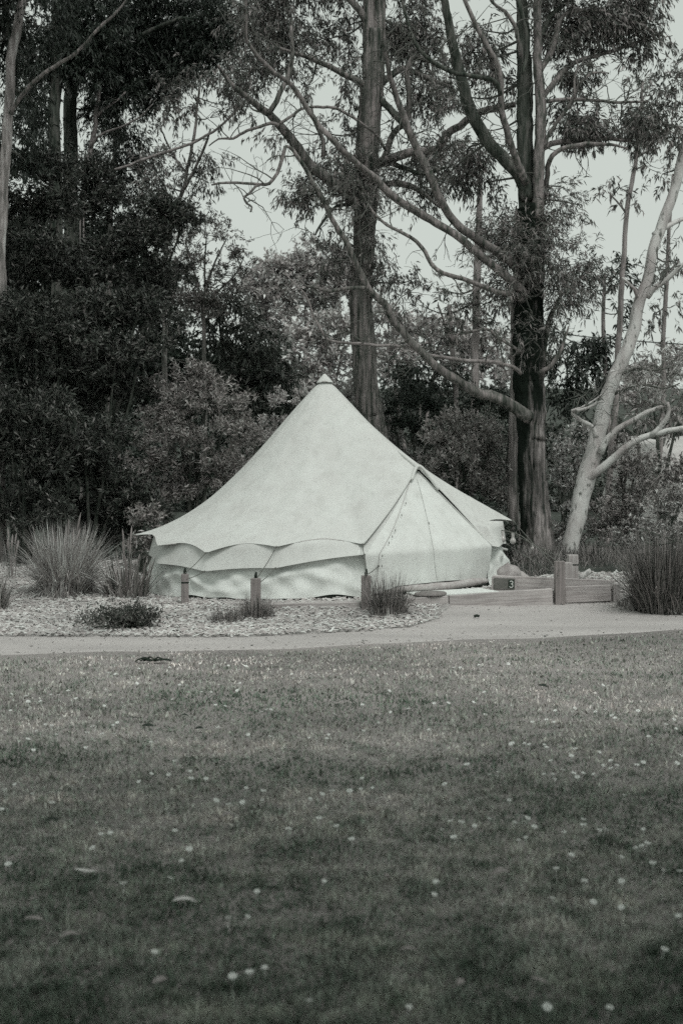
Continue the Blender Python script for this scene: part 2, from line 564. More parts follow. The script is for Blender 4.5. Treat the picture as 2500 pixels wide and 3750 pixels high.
def leaf_quads(base, d, L, W, droop=0.15):
    """Pointed leaves: base points, directions, lengths and widths -> kinked 4-vert leaves."""
    n = len(base)
    nr = unit(np.cross(d, unit(rng.normal(size=(n, 3)) + np.array([0, 0, 0.6]))))
    side = nr * (W * 0.5)[:, None]
    mid = base + d * (L * 0.45)[:, None]
    tip = base + d * L[:, None]
    tip[:, 2] -= droop * L
    V = np.stack([base, mid + side, tip, mid - side], 1).reshape(-1, 3)
    return V

# kinds of foliage: twig direction bias, leaf length, width, leaves per spray, twig length, gravity on leaves
KINDS = {
    'gum':    dict(bias=(0, 0, -0.25), out=0.7, L=0.108, W=0.025, k=14, T=0.32, g=-0.75, jit=0.55, thr=0.42, freq=1.7),
    'gumfar': dict(bias=(0, 0, -0.2), out=0.7, L=0.17, W=0.040, k=11, T=0.42, g=-0.6, jit=0.6, thr=0.40, freq=1.3),
    'wattle': dict(nb=0.5, br=0.52, bias=(0, 0, 0.45), out=0.9, L=0.10, W=0.026, k=18, T=0.20, g=0.05, jit=0.6, thr=0.34, freq=1.6),
    'shrub':  dict(bias=(0, 0, 0.7), out=0.9, L=0.085, W=0.024, k=20, T=0.17, g=0.25, jit=0.6, thr=0.36, freq=2.2),
    'far':    dict(bias=(0, 0, 0.5), out=1.0, L=0.17, W=0.065, k=15, T=0.28, g=0.1, jit=0.7, thr=0.36, freq=0.9),
    'pine':   dict(bias=(0, 0, 0.15), out=0.9, L=0.11, W=0.014, k=22, T=0.35, g=-0.05, jit=0.6, thr=0.42, freq=1.6),
    'epi':    dict(bias=(0, 0, -0.1), out=0.9, L=0.11, W=0.018, k=15, T=0.30, g=-0.45, jit=0.6, thr=0.36, freq=1.9),
}

def foliage(clumps, kind):
    """clumps: (centre, (rx, ry, rz), sprays). Returns leaf verts and spray origins."""
    K = KINDS[kind]
    bases, dirs, Ls, Ws, orig = [], [], [], [], []
    for c, r, ns in clumps:
        c = np.asarray(c, float); r = np.asarray(r, float)
        if kind in ('wattle', 'shrub', 'far', 'tmp'):
            # billows: sprays sit on the upper side of smaller rounded lobes, hollow between
            nb = max(5, int(9 * K.get('nb', 1.0) * (r[0] * r[2] / 0.18) ** 0.5))
            bq = unit(rng.normal(size=(nb, 3))) * (rng.random((nb, 1)) ** (1 / 2.6))
            bc = c + bq * r * 0.86
            br = K.get('br', 0.36) * float(np.mean(r)) * rng.uniform(0.6, 1.25, nb)
            j = rng.integers(0, nb, ns)
            q = unit(rng.normal(size=(ns, 3)))
            low = (q[:, 2] < -0.1) & (rng.random(ns) < 0.8)
            q[low, 2] *= -0.7
            q = unit(q)
            p = bc[j] + q * (br[j] * rng.uniform(0.55, 1.05, ns))[:, None] * np.array([1.15, 1.15, 0.85])
        else:
            m = int(ns * 2.2) + 8
            q = unit(rng.normal(size=(m, 3))) * (rng.random((m, 1)) ** (1 / 2.3))
            p = c + q * r
            keep = vnoise(p * K['freq'] + 7.3) > K['thr'] + rng.normal(size=m) * 0.04
            p, q = p[keep][:ns], q[keep][:ns]
        if not len(p):
            continue
        tw = unit(q * K['out'] + np.array(K['bias']) + rng.normal(size=p.shape) * 0.45)
        k = K['k']
        n = len(p)
        s = rng.random((n, k, 1)) ** 0.8
        T = K['T'] * rng.uniform(0.6, 1.3, (n, 1, 1))
        lb = p[:, None, :] + tw[:, None, :] * s * T + rng.normal(size=(n, k, 3)) * 0.018
        ld = unit(tw[:, None, :] * 0.6 + rng.normal(size=(n, k, 3)) * K['jit'] + np.array([0, 0, K['g']]))
        bases.append(lb.reshape(-1, 3)); dirs.append(ld.reshape(-1, 3))
        sc = rng.uniform(0.65, 1.25, n * k)
        Ls.append(K['L'] * sc); Ws.append(K['W'] * sc * rng.uniform(0.8, 1.2, n * k))
        orig.append(p)
    B, D, L, W = np.concatenate(bases), np.concatenate(dirs), np.concatenate(Ls), np.concatenate(Ws)
    return leaf_quads(B, D, L, W), np.concatenate(orig)

def leaves_object(name, V, mat, parent, origin):
    n = len(V) // 4
    f = np.arange(n * 4)
    me = mesh_np(name, V - np.asarray(origin, float), f, np.full(n, 4), mat)
    return put(name, me, parent, origin, stuff=True)

def bark_disp(seed, furrow=0.07, nf=11, lump=0.06):
    r_ = np.random.default_rng(seed)
    ph = r_.uniform(0, 6.28, 12); k = r_.uniform(0.5, 3.0, 12)
    def f(th, i, pts):
        z = np.cumsum(np.concatenate(([0], np.linalg.norm(np.diff(pts, axis=0), axis=1))))[:, None]
        a = th + 0.25 * np.sin(k[0] * z + ph[0]) + 0.15 * np.sin(k[1] * 2 * z + ph[1])
        ridge = np.abs(np.sin(nf * 0.5 * a + ph[2])) * 0.6 + np.abs(np.sin((nf + 4) * 0.5 * a + ph[3] + 0.4 * np.sin(3 * z))) * 0.4
        lumps = np.sin(2 * th + k[2] * z + ph[4]) * 0.5 + np.sin(3 * th - k[3] * 1.7 * z + ph[5]) * 0.35 + np.sin(th + 4 * z + ph[6]) * 0.2
        return 1 + furrow * (ridge - 0.6) * 2 + lump * lumps
    return f

class Tree:
    def __init__(self, name, base_u, d, label, cat, bark, leaf, twig=None, group=None):
        x = (base_u - 784.0) / FU * d
        self.base = np.array([x, d, float(gz(x, d)) - 0.05])
        self.root = empty(name, self.base, label, cat, group)
        self.d, self.bark, self.leaf = d, bark, leaf
        self.twig = twig or M['twig']
        self.skel = []
        self.tw = MB()
        self.seed = int(abs(base_u) * 7 + d * 13) % 9999
    def path(self, pts, dd=None):
        """pts: (u, v, radius_u) ; dd: depth offsets from the tree's depth, given at the ends or one per point."""
        n = len(pts)
        if dd is None:
            dd = (0, 0)
        off = np.interp(np.linspace(0, 1, n), np.linspace(0, 1, len(dd)), dd)
        out = []
        for (u, v, r), o in zip(pts, off):
            d = self.d + o
            out.append(np.append(U(u, v, d), r * d / FU))
        return np.array(out)
    def limb(self, name, pts, dd=None, sides=10, mat=None, furrow=0.05, step=0.09, wob=0.012, label=None, to_ground=False, flare=0.0, nf=11):
        P = self.path(pts, dd)
        if to_ground:
            b = P[0].copy(); b[2] = self.base[2] - 0.05
            if P[0, 2] > b[2] + 0.1:
                b[3] *= 1.15
                P = np.vstack([b, P])
        C = catmull(P, step)
        rad = np.maximum(C[:, 3], 0.004)
        n = len(C)
        if flare:
            h = C[:, 2] - self.base[2]
            rad = rad * (1 + flare * np.exp(-np.maximum(h, 0) / 0.25))
        self.seed += 1
        r_ = np.random.default_rng(self.seed)
        w = np.cumsum(r_.normal(size=(n, 3)), 0)
        w = w - np.linspace(0, 1, n)[:, None] * w[-1]
        xyz = C[:, :3] + w * wob * 0.6
        mb = MB()
        mb.tube(xyz, rad, sides, disp=bark_disp(self.seed, furrow, nf))
        o = mb.build(name, mat or self.bark, self.root, self.base, smooth=True)
        if label:
            o['label'] = label
        self.skel.append(np.column_stack([xyz, rad]))
        return o
    def bare(self, n, rmin=0.01, length=(0.4, 1.1), up=0.3):
        """Fine dead side twigs off the limbs built so far."""
        S = np.concatenate([s[3:] for s in self.skel if s[:, 3].max() < 0.16] or self.skel)
        for _ in range(n):
            p = S[random.randrange(len(S))]
            d = unit(rng.normal(size=3) + np.array([0, -0.1, up]))
            self._twig(p[:3], d, random.uniform(*length), min(p[3] * 0.5, 0.011), 2)
    def _twig(self, p, d, L, r, forks):
        n = 6
        pts = [np.array(p)]
        dd = np.array(d)
        for i in range(n):
            dd = unit(dd + rng.normal(size=3) * 0.22)
            pts.append(pts[-1] + dd * L / n)
        self.tw.tube(np.array(pts), np.linspace(r, 0.0025, n + 1), 4, cap=False)
        for _ in range(forks):
            i = random.randint(2, n - 1)
            self._twig(pts[i], unit(dd + rng.normal(size=3) * 0.7), L * 0.5, max(r * 0.5, 0.003), forks - 1 if forks > 1 else 0)
    def crown(self, clumps, kind='gum', name='crown', dens=1.0, leaf=None, twigs=True, dd=0.0, flat=0.8):
        """clumps: (u, v, ru, rv[, depth offset[, density]])."""
        cl = []
        for c in clumps:
            u, v, ru, rv = c[:4]
            d = self.d + dd + (c[4] if len(c) > 4 else 0)
            den = (c[5] if len(c) > 5 else 1.0) * dens
            rx, rz = ru * d / FU, rv * d / FU
            ry = flat * (rx + rz) * 0.5
            area = math.pi * rx * rz
            sc = {'gum': 235, 'gumfar': 65, 'wattle': 215, 'shrub': 150, 'far': 34, 'pine': 110, 'epi': 150}[kind]
            ns = max(6, int(area * sc * den))
            cl.append((U(u, v, d), (rx, ry, rz), ns))
        V, orig = foliage(cl, kind)
        if twigs and self.skel:
            S = np.concatenate(self.skel)
            for (c, r, ns) in cl:
                i = np.argmin(np.linalg.norm(S[:, :3] - c, axis=1))
                p = S[i]
                dist = np.linalg.norm(p[:3] - c)
                if dist > 0.15:
                    m = (p[:3] + c) * 0.5 + np.array([0, 0, -0.08 * dist]) + rng.normal(size=3) * 0.08 * dist
                    C = catmull([p[:3], m, c], 0.15)
                    self.tw.tube(C, np.linspace(min(0.5 * p[3], 0.012 + 0.012 * dist), 0.009, len(C)), 6, cap=False)
                near = orig[np.linalg.norm((orig - c) / np.asarray(r), axis=1) < 1.05]
                for j in range(min(len(near), 4 + int(ns * 0.08))):
                    q = near[random.randrange(len(near))]
                    s0 = c + (q - c) * 0.1
                    m = (s0 + q) * 0.5 + rng.normal(size=3) * 0.05
                    self.tw.tube(catmull([s0, m, q], 0.2), 0.005, 4, cap=False)
        leaves_object(name, V, leaf or self.leaf, self.root, self.base)
        return self
    def done(self):
        if self.tw.n:
            self.tw.build('twigs', self.twig, self.root, self.base, stuff=True)
        return self.root

# ------------------------------------------------------------------ ground, lawn, path, mulch bed
def grid_mesh(name, X, Y, Z, mat, smooth=True):
    ny, nx = X.shape
    V = np.stack([X, Y, Z], -1).reshape(-1, 3)
    idx = np.arange(nx * ny).reshape(ny, nx)
    q = np.stack([idx[:-1, :-1], idx[:-1, 1:], idx[1:, 1:], idx[1:, :-1]], -1).reshape(-1, 4)
    return mesh_np(name, V, q.ravel(), np.full(len(q), 4), mat, smooth)

gx = np.concatenate([[-400, -200, -100, -60, -40, -30, -24, -20], np.arange(-17, 17.1, 0.4), [20, 24, 30, 40, 60, 100, 200, 400]])
gy = np.concatenate([[-300, -120, -60, -30, -15, -6, 0, 6], np.arange(10, 30, 0.4), np.arange(30, 60, 3), np.arange(60, 150, 8), [180, 250, 400, 800]])
X, Y = np.meshgrid(gx, gy)
tag(put('ground', grid_mesh('ground', X, Y, gz(X, Y) - 0.05, M['soil'])), kind='structure')

YLO = ([-40, -8, -3.13, -0.65, 0.68, 2.09, 3.64, 10, 40], [11.4, 12.2, 13.02, 13.55, 14.12, 14.49, 15.15, 16.8, 20])
YHI = ([-40, -8, -3.48, -1.53, -0.9, -0.43, 0.2, 0.75, 1.14, 1.26, 3.43, 3.52, 3.65, 4.0, 6, 10, 40],
       [13.6, 14.3, 14.49, 14.50, 14.6, 14.88, 15.15, 15.55, 16.35, 17.22, 17.76, 17.35, 16.75, 16.5, 16.9, 17.9, 21.5])
def ylo(x):
    return np.interp(x, *YLO) + 0.05 * np.sin(np.asarray(x) * 1.9) + 0.03 * np.sin(np.asarray(x) * 5.3 + 1)
def yhi(x):
    return np.interp(x, *YHI)
lx = np.concatenate([[-40, -25], np.arange(-14, 14.01, 0.12), [25, 40]])
t = np.linspace(0, 1, 90)[:, None]
X = np.broadcast_to(lx, (90, len(lx)))
Y = -25 + (ylo(lx)[None, :] + 0.05 + 25) * t
tag(put('lawn', grid_mesh('lawn', X, Y, gz(X, Y) + 0.004, M['lawn'])), kind='structure')
t = np.linspace(0, 1, 30)[:, None]
X = np.broadcast_to(lx, (30, len(lx)))
Y = ylo(lx)[None, :] - 0.05 + (yhi(lx)[None, :] + 0.07 - ylo(lx)[None, :]) * t
tag(put('path', grid_mesh('path', X, Y, gz(X, Y) + 0.008 - 0.04 * (t < 0.001), M['path'])), kind='structure')
ty = np.linspace(0, 1, 60)[:, None]
bx = np.concatenate([[-14], np.arange(-12, 8.01, 0.12)])
X = np.broadcast_to(bx, (60, len(bx)))
yback = 24.0 - 4.3 * sstep(1.0, 2.0, bx)
Y = yhi(bx)[None, :] + (yback[None, :] - yhi(bx)[None, :]) * ty
Zb = gz(X, Y) + 0.016 * sstep(0, 0.02, np.broadcast_to(ty, X.shape)) + 0.03 * (vnoise(np.stack([X, Y, 0 * X], -1).reshape(-1, 3) * 1.3).reshape(X.shape) - 0.4)
tag(put('mulch_bed', grid_mesh('mulch_bed', X, Y, Zb, M['mulch'])), kind='structure')

# loose wood chips on the bed
def chips(n):
    x = rng.uniform(-7.5, 6.0, n * 3); y = rng.uniform(14.2, 23.8, n * 3)
    keep = (y > yhi(x) - 0.06) & (y < 23.8 - 4.2 * sstep(1.0, 2.0, x)) & (np.hypot(x - TENT_C[0], y - TENT_C[1]) > 2.5) & (rng.random(n * 3) < np.clip(1.6 - (y - 14) / 9, 0.35, 1))
    keep &= ~((x > 1.2) & (x < 3.46) & (y < 18.1))
    x, y = x[keep][:n], y[keep][:n]
    m = len(x)
    z = gz(x, y) + 0.022 + rng.uniform(0, 0.022, m)
    a = rng.uniform(0, math.pi, m)
    L = rng.uniform(0.022, 0.075, m) * np.where(rng.random(m) < 0.08, 1.9, 1.0); W = rng.uniform(0.010, 0.026, m); Hh = rng.uniform(0.005, 0.014, m)
    ax = np.stack([np.cos(a), np.sin(a), rng.uniform(-0.35, 0.35, m)], 1) * (L * 0.5)[:, None]
    sd = np.stack([-np.sin(a), np.cos(a), rng.uniform(-0.5, 0.5, m)], 1) * (W * 0.5)[:, None]
    c = np.stack([x, y, z], 1)
    up = np.zeros((m, 3)); up[:, 2] = Hh
    V = np.stack([c - ax - sd, c - ax + sd, c - ax * 0.8 + up, c + ax - sd, c + ax + sd, c + ax * 0.8 + up], 1).reshape(-1, 3)
    b = (np.arange(m) * 6)[:, None]
    quads = np.stack([b + np.array([0, 3, 5, 2]), b + np.array([1, 2, 5, 4])], 1).reshape(-1)
    tris = np.stack([b + np.array([0, 2, 1]), b + np.array([3, 4, 5])], 1).reshape(-1)
    me = mesh_np('wood_chips', V, np.concatenate([quads, tris]), np.concatenate([np.full(2 * m, 4), np.full(2 * m, 3)]), M['chip'])
    put('wood_chips', me, stuff=True)
chips(36000)

def litter(n):
    x = rng.uniform(-5, 6, n); f = rng.random(n)
    f = np.where(rng.random(n) < 0.6, np.where(rng.random(n) < 0.5, f * f * 0.25, 1 - f * f * 0.25), f)
    y = ylo(x) + (yhi(x) - ylo(x)) * f
    c = np.stack([x, y, gz(x, y) + 0.010], 1)
    a = rng.uniform(0, 6.28, n)
    d = unit(np.stack([np.cos(a), np.sin(a), rng.uniform(0, 0.25, n)], 1))
    V = leaf_quads(c, d, rng.uniform(0.012, 0.05, n), rng.uniform(0.006, 0.016, n), 0.0)
    put('path_litter', mesh_np('path_litter', V, np.arange(n * 4), np.full(n, 4), M['litter']), stuff=True)
M['litter'] = leaf_mat('litter', 0.28, 0.7, 0.9, 0.5, 0.0, 0.1)
litter(650)

# grass blades of the lawn
def grass(n):
    # spread by distance so that near and far lawn both read as grass
    u = rng.random(n)
    r0, r1 = 3.3, 16.5
    y = 1 / (1 / r0 - u * (1 / r0 - 1 / r1))
    hw = 0.36 * y + 2.6
    x = rng.uniform(-1, 1, n) * hw
    creep = vnoise(np.stack([x * 2.3, 0 * x, 0 * x + 5], 1)) * 0.22 + vnoise(np.stack([x * 9, 0 * x, 0 * x + 8], 1)) * 0.14 - 0.14
    keep = y < ylo(x) + creep + np.abs(rng.normal(size=n)) * 0.10 - 0.06
    x, y = x[keep], y[keep]; m = len(x)
    z = gz(x, y)
    tuft = vnoise(np.stack([x * 5, y * 5, 0 * x], 1))
    edge = np.clip((ylo(x) - y) / 0.5, 0.35, 1)
    tuft2 = vnoise(np.stack([x * 16, y * 16, 0 * x + 3], 1))
    L = rng.uniform(0.018, 0.046, m) * (0.35 + 0.8 * tuft + 0.7 * tuft2) * edge
    W = rng.uniform(0.0026, 0.005, m) * (0.7 + 0.11 * y)
    broad = rng.random(m) < 0.10
    W = np.where(broad, W * 2.6, W); L = np.where(broad, L * 0.7, L)
    a = rng.uniform(0, 2 * math.pi, m)
    lean = rng.uniform(0.15, 1.1, m)
    d = np.stack([np.cos(a) * lean, np.sin(a) * lean, np.ones(m)], 1)
    d = unit(d)
    b2 = a + rng.uniform(-1, 1, m) + math.pi / 2
    sd = np.stack([np.cos(b2), np.sin(b2), np.zeros(m)], 1) * (W * 0.5)[:, None]
    c = np.stack([x, y, z], 1)
    mid = c + d * (L * 0.55)[:, None]
    tip = c + d * L[:, None]; tip[:, 2] -= L * 0.22 * lean
    V = np.stack([c - sd, c + sd, mid + sd * 0.9, tip, mid - sd * 0.9], 1).reshape(-1, 3)
    f = np.arange(m * 5)
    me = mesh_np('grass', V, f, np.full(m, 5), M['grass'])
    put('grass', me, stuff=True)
grass(440000)

# ------------------------------------------------------------------ the bell tent
def build_tent():
    base = (TENT_C[0] + 0.015, TENT_C[1], 0.15)
    root = empty('bell_tent', base, 'white canvas bell tent with a peaked triangular door, pitched on a timber edged pad', 'tent')
    root.rotation_euler = (0, -R(1.8), 0)
    TR = np.array(root.rotation_euler.to_matrix())
    def W2L(p):
        return TR.T @ (np.asarray(p, float) - np.array(base))
    AZP = np.array([-202, -180, -156, -132, -108, -84, -60, -37, -14.5, 9.8, 34, 58, 82, 106, 130, 154, 180, 204])
    ra = np.radians
    prof_r = np.array([0, .06, .455, .79, 1.11, 1.48, 1.86, 2.2, 2.5, 2.7])
    prof_z = np.array([2.90, 2.86, 2.42, 2.02, 1.665, 1.31, 1.02, 0.80, .63, .53])
    def zp(r):
        h = 0.10
        return sum(np.interp(np.clip(r + k * h, 0, 9), prof_r, prof_z) for k in (-1, 0, 1)) / 3 - 0.0
    full = lambda az: 1 + 0.075 * max(0.0, -math.sin(ra(az)))
    scall = lambda az: np.abs(np.sin(math.pi * _frac(az)))          # 0 at a guy point, 1 between
    def _frac(az):
        return np.interp(az, AZP, np.arange(len(AZP)))
    coff = lambda az: np.interp(az, [-180, -108, -84, -60, -37, -14.5, 9.8, 82, 106, 180], [0, .06, .11, .0, -.06, 0.01, 0.02, .19, .10, 0])
    inz = lambda az: np.interp(az, [-180, -84, -60, -37, -14.5, 9.8, 82, 120, 180], [.42, .50, .43, .355, .395, .53, .50, .45, .42])
    pol = lambda r, az: np.array([r * np.sin(ra(az)), -r * np.cos(ra(az))])
    A0, A1, AM, AR = 10.0, 82.0, 46.0, 57.0
    PEAK = W2L(U(954, 1073, 18.85))
    def lower(az, kind):
        """Lower edge of the roof skin at an azimuth: (point, chord fraction s, in door sector)."""
        s = scall(az)
        if kind == 'cover':
            r = 2.50 + float(np.interp(az, [-110, -84, -60, 60, 82, 100], [0, .10, 0, 0, .06, 0])) - float(np.interp(az, [-80, -60, -20, 0, 12], [.2, .12, .12, .17, .15])) * s; r = r * (1 + 0.6 * (full(az) - 1)); z = zp(r / full(az)) + coff(az) * max(0, (r - 1.6) / 0.9) ** 2 + 0.001
        else:
            r = 2.60 - float(np.interp(az, [-110, -84, -62, 60, 82], [0, .07, 0, 0, .14])) - 0.06 * s; z = inz(az) + 0.016 * s
        e = np.append(pol(r, az), z)
        return e
    def skin(kind, nt_):
        azs = np.concatenate([np.linspace(A0, AM, 26), np.linspace(AM, AR, 14)[1:], np.linspace(AR, A1, 16)[1:], np.linspace(A1, A0 + 360, 231)[1:-1]])
        V = []
        ins = 0.0 if kind == 'cover' else -0.004
        for az in azs:
            a = az if az <= 180 else az - 360
            sector = A0 <= az <= (A1 if kind == 'cover' else AR)
            if not sector:
                e = lower(a, kind)
                re = math.hypot(e[0], e[1])
                for k in range(nt_ + 1):
                    tt = k / nt_
                    if kind == 'inner':
                        rr = 2.43 * tt / 0.8 if tt < 0.8 else None
                        if rr is not None:
                            z = zp(rr / full(a)) + ins
                            if rr > 1.6:
                                z += coff(a) * ((rr - 1.6) / 0.9) ** 2
                            V.append(np.append(pol(rr, a), z - 0.018 * scall(a) * math.sin(math.pi * min(1, rr / (2.50 - 0.2 * scall(a))))))
                        else:
                            q = (tt - 0.8) / 0.2
                            z0 = zp(2.43 / full(a)) + ins + coff(a) * 0.85 - 0.002 * scall(a)
                            z = z0 + (e[2] - z0) * q - 0.02 * math.sin(math.pi * q)
                            V.append(np.append(pol(2.43 + (re - 2.43) * q, a), z))
                    else:
                        rr = re * tt
                        z = zp(rr / full(a)) + (coff(a) * max(0, (rr - 1.6) / 0.9) ** 2)
                        sag = 0.018 * scall(a) * math.sin(math.pi * tt)
                        V.append(np.append(pol(rr, a), z - sag))
            else:
                left = az <= AM
                P = PEAK.copy()
                if kind == 'inner':
                    P = P + np.array([0, 0, -0.016]) - np.append(pol(0.02, AM), 0)
                else:
                    P = P + np.append(pol(0.025, AM), 0.0)
                apex = np.array([0, 0, zp(0) + ins])
                if left:
                    e = lower(A0, kind)
                    s = (az - A0) / (AM - A0)
                    bnd = e + (P - e) * s
                    bnd[:2] += pol(1, AM) * 0.05 * math.sin(math.pi * s)
                    re = math.hypot(e[0], e[1])
                    w = (1 - s) ** 1.3
                    for k in range(nt_ + 1):
                        tt = k / nt_
                        p = apex + (bnd - apex) * tt
                        chord = zp(0) + (zp(re) - zp(0)) * tt
                        p[2] += (zp(re * tt) - chord) * (w + 0.22 * (1 - w))
                        V.append(p)
                elif kind == 'inner':
                    e = np.append(pol(2.53, AR), 0.53)
                    s = (AR - az) / (AR - AM)
                    bnd = e + (P - e) * s
                    re = 2.53; w = (1 - s) ** 1.3
                    for k in range(nt_ + 1):
                        tt = k / nt_
                        p = apex + (bnd - apex) * tt
                        chord = zp(0) + (zp(re) - zp(0)) * tt
                        p[2] += (zp(re * tt) - chord) * (w + 0.22 * (1 - w))
                        V.append(p)
                else:
                    e = lower(A1, kind)
                    low_ = np.append(pol(2.40, AR), 0.66) if kind == 'cover' else np.append(pol(2.53, AR), 0.53)
                    f = (az - AM) / (A1 - AM)
                    # Q: where this azimuth crosses the line from the peak to the right tip
                    ee = lower(A1, 'cover') + (0 if kind == 'cover' else np.array([0, 0, -0.016]))
                    n_ = np.array([math.cos(ra(az)), math.sin(ra(az))])
                    den = np.dot(ee[:2] - P[:2], n_)
                    g = float(np.clip(-np.dot(P[:2], n_) / den, 0, 1)) if abs(den) > 1e-6 else 0.0
                    Q = P + (ee - P) * g
                    if az <= AR:
                        h = (az - AM) / (AR - AM)
                        bnd = P + (low_ - P) * h
                        bnd[:2] += pol(1, AM) * 0.03 * math.sin(math.pi * h)
                    else:
                        h = (az - AR) / (A1 - AR)
                        bnd = low_ + (e - low_) * h
                        if kind == 'cover':
                            bnd = bnd + np.append(-pol(0.12, az), 0.10) * math.sin(math.pi * h)
                    kq = int(nt_ * 0.72)
                    for k in range(nt_ + 1):
                        if k <= kq:
                            tt = k / kq
                            p = apex + (Q - apex) * tt
                            p[2] -= 0.07 * (1 + 3.5 * f * f) * math.sin(math.pi * tt) * (0.6 + 0.4 * tt)
                        else:
                            p = Q + (bnd - Q) * (k - kq) / (nt_ - kq)
                        V.append(p)
        na = len(azs)
        idx = np.arange(na * (nt_ + 1)).reshape(na, nt_ + 1)
        nx = np.roll(idx, -1, 0)
        q = np.stack([idx[:, :-1], idx[:, 1:], nx[:, 1:], nx[:, :-1]], -1).reshape(-1, 4)
        V = np.array(V)
        me = mesh_np('roof_cover' if kind == 'cover' else 'roof', V, q.ravel(), np.full(len(q), 4), M['canvas'], True)
        o = put('roof_cover' if kind == 'cover' else 'roof', me)
        o.parent = root
        sm = o.modifiers.new('cloth', 'SOLIDIFY'); sm.thickness = 0.002; sm.offset = -1; sm.use_rim = False
        return V.reshape(na, nt_ + 1, 3), azs
    cv, azs = skin('cover', 36)
    iv, _ = skin('inner', 30)
    # dark cord in the cover's rim where the photograph shows it
    def part(mb, name, mat, smooth=True):
        V = np.concatenate(mb.v)
        o = put(name, mesh_np(name, V, mb.f, mb.s, mat, smooth))
        o.parent = root
        return o
    rim = np.array([cv[i, -1] for i in range(len(azs))])
    a180 = np.where(azs > 180, azs - 360, azs)
    for lo, hi in ((-10, 5.5), (-75, -63.5), (-58, -52)):
        sel = np.where((a180 >= lo) & (a180 <= hi))[0]
        sel = sel[np.argsort(a180[sel])]
        if len(sel) > 2:
            p = rim[sel] + np.array([0, -0.006, -0.006])
            mb = MB(); mb.tube(p, np.interp(np.linspace(0, 1, len(p)), [0, .3, .7, 1], [0.003, .008, .008, .003]), 6)
            part(mb, 'rim_cord', M['hem'])
    # wall under the eave with slack folds, open at the door
    wa = np.linspace(AR - 0.5, 360 + A0 + 2, 200); nz = 14
    V = []
    for a in wa:
        aa = a if a <= 180 else a - 360
        zt = inz(aa) + 0.02
        lift = max(0, 0.025 * math.sin((aa + 10) * 0.16) + 0.015 * math.sin(aa * 0.41 + 1))
        for k in range(nz + 1):
            f = k / nz
            fold = 0.030 * math.sin(ra(aa) * 26 + f * 5.0) * math.sin(math.pi * f) + 0.022 * math.sin(ra(aa) * 47 - f * 7 + 1) * f * (1 - f) * 4
            diag = 0.045 * math.exp(-((f - 0.55 - 0.30 * math.sin(ra(aa) * 9)) / 0.13) ** 2)
            r = 2.46 + 0.11 * f - 0.10 * float(np.interp(aa, [40, 57, 100, 130], [0, 0.7, 1, 0])) + fold * 0.8 + diag * math.sin(math.pi * f)
            V.append(np.append(pol(r, aa), zt + (0.015 + lift - zt) * f))
    idx = np.arange(len(wa) * (nz + 1)).reshape(len(wa), nz + 1)
    q = np.stack([idx[:-1, :-1], idx[:-1, 1:], idx[1:, 1:], idx[1:, :-1]], -1).reshape(-1, 4)
    o = put('wall', mesh_np('wall', np.array(V), q.ravel(), np.full(len(q), 4), M['wall'], True)); o.parent = root
    w_ = o.modifiers.new('cloth', 'SOLIDIFY'); w_.thickness = 0.004; w_.use_rim = False
    # groundsheet edge showing under the wall
    mb = MB()
    ga = np.linspace(AR, 360 + A0 + 2, 160)
    ring = np.array([np.append(pol(2.52 - 0.10 * float(np.interp(a, [40, 57, 100, 130], [0, 0.7, 1, 0])) + 0.015 * math.sin(a * 0.2), a), 0.028 + 0.018 * math.sin(a * 0.33) ** 2) for a in ga])
    mb.tube(ring, 0.026, 6)
    part(mb, 'groundsheet', M['sheet'])
    # door: a tall triangle leaning back to the peak
    PK = PEAK + np.append(-pol(0.03, AM), -0.06)
    FL, FR = np.append(pol(2.55, 11.5), 0.02), np.append(pol(2.44, 58), 0.02)
    EL = np.append(pol(2.54, 11.5), 0.50); ER = np.append(pol(2.50, 57), 0.5)
    ns_, ntt = 60, 46
    iL, iM_, iR = [int(np.argmin(np.abs(azs - q_))) for q_ in (A0, AM, AR)]
    LE = [iv[i, -1] for i in range(iM_, iL - 1, -1)]
    RE = [iv[i, -1] for i in range(iM_, iR + 1)]
    def edge(P0, P1, P2, tt):       # peak -> eave corner -> foot
        k = 0.70
        side_ = LE if P1 is EL else RE
        if tt < k:
            f = tt / k * (len(side_) - 1)
            i = min(int(f), len(side_) - 2)
            return side_[i] + (side_[i + 1] - side_[i]) * (f - i)
        P1 = side_[-1]
        return P1 + (P2 - P1) * (tt - k) / (1 - k)
    V = []
    def door_pt(s, tt):
        l, r_ = edge(PK, EL, FL, tt), edge(PK, ER, FR, tt)
        p = l + (r_ - l) * s
        b = 0.12 * math.sin(math.pi * s) ** 0.8 * tt ** 1.2
        wr = 0.010 * math.sin(s * 21 + 1.3 * math.sin(tt * 5)) * tt + 0.007 * math.sin(s * 47 + tt * 8) * tt * tt
        wr += -0.02 * math.exp(-((s - 0.5) / 0.012) ** 2) * min(1, tt * 3) * 0.5
        p[:2] += pol(1, AM) * (b + wr - 0.012 * (1 - abs(2 * s - 1)))
        if tt > 0.9:
            p[2] += (tt - 0.9) / 0.1 * (0.075 + 0.03 * math.sin(math.pi * s)) * min(1, 6 * s, 6 * (1 - s))
        return p
    for i in range(ns_ + 1):
        for k in range(ntt + 1):
            V.append(door_pt(i / ns_, k / ntt))
    idx = np.arange((ns_ + 1) * (ntt + 1)).reshape(ns_ + 1, ntt + 1)
    q = np.stack([idx[:-1, :-1], idx[:-1, 1:], idx[1:, 1:], idx[1:, :-1]], -1).reshape(-1, 4)
    door = put('door', mesh_np('door', np.array(V), q.ravel(), np.full(len(q), 4), M['door'], True)); door.parent = root
    door['label'] = 'closed triangular canvas door'
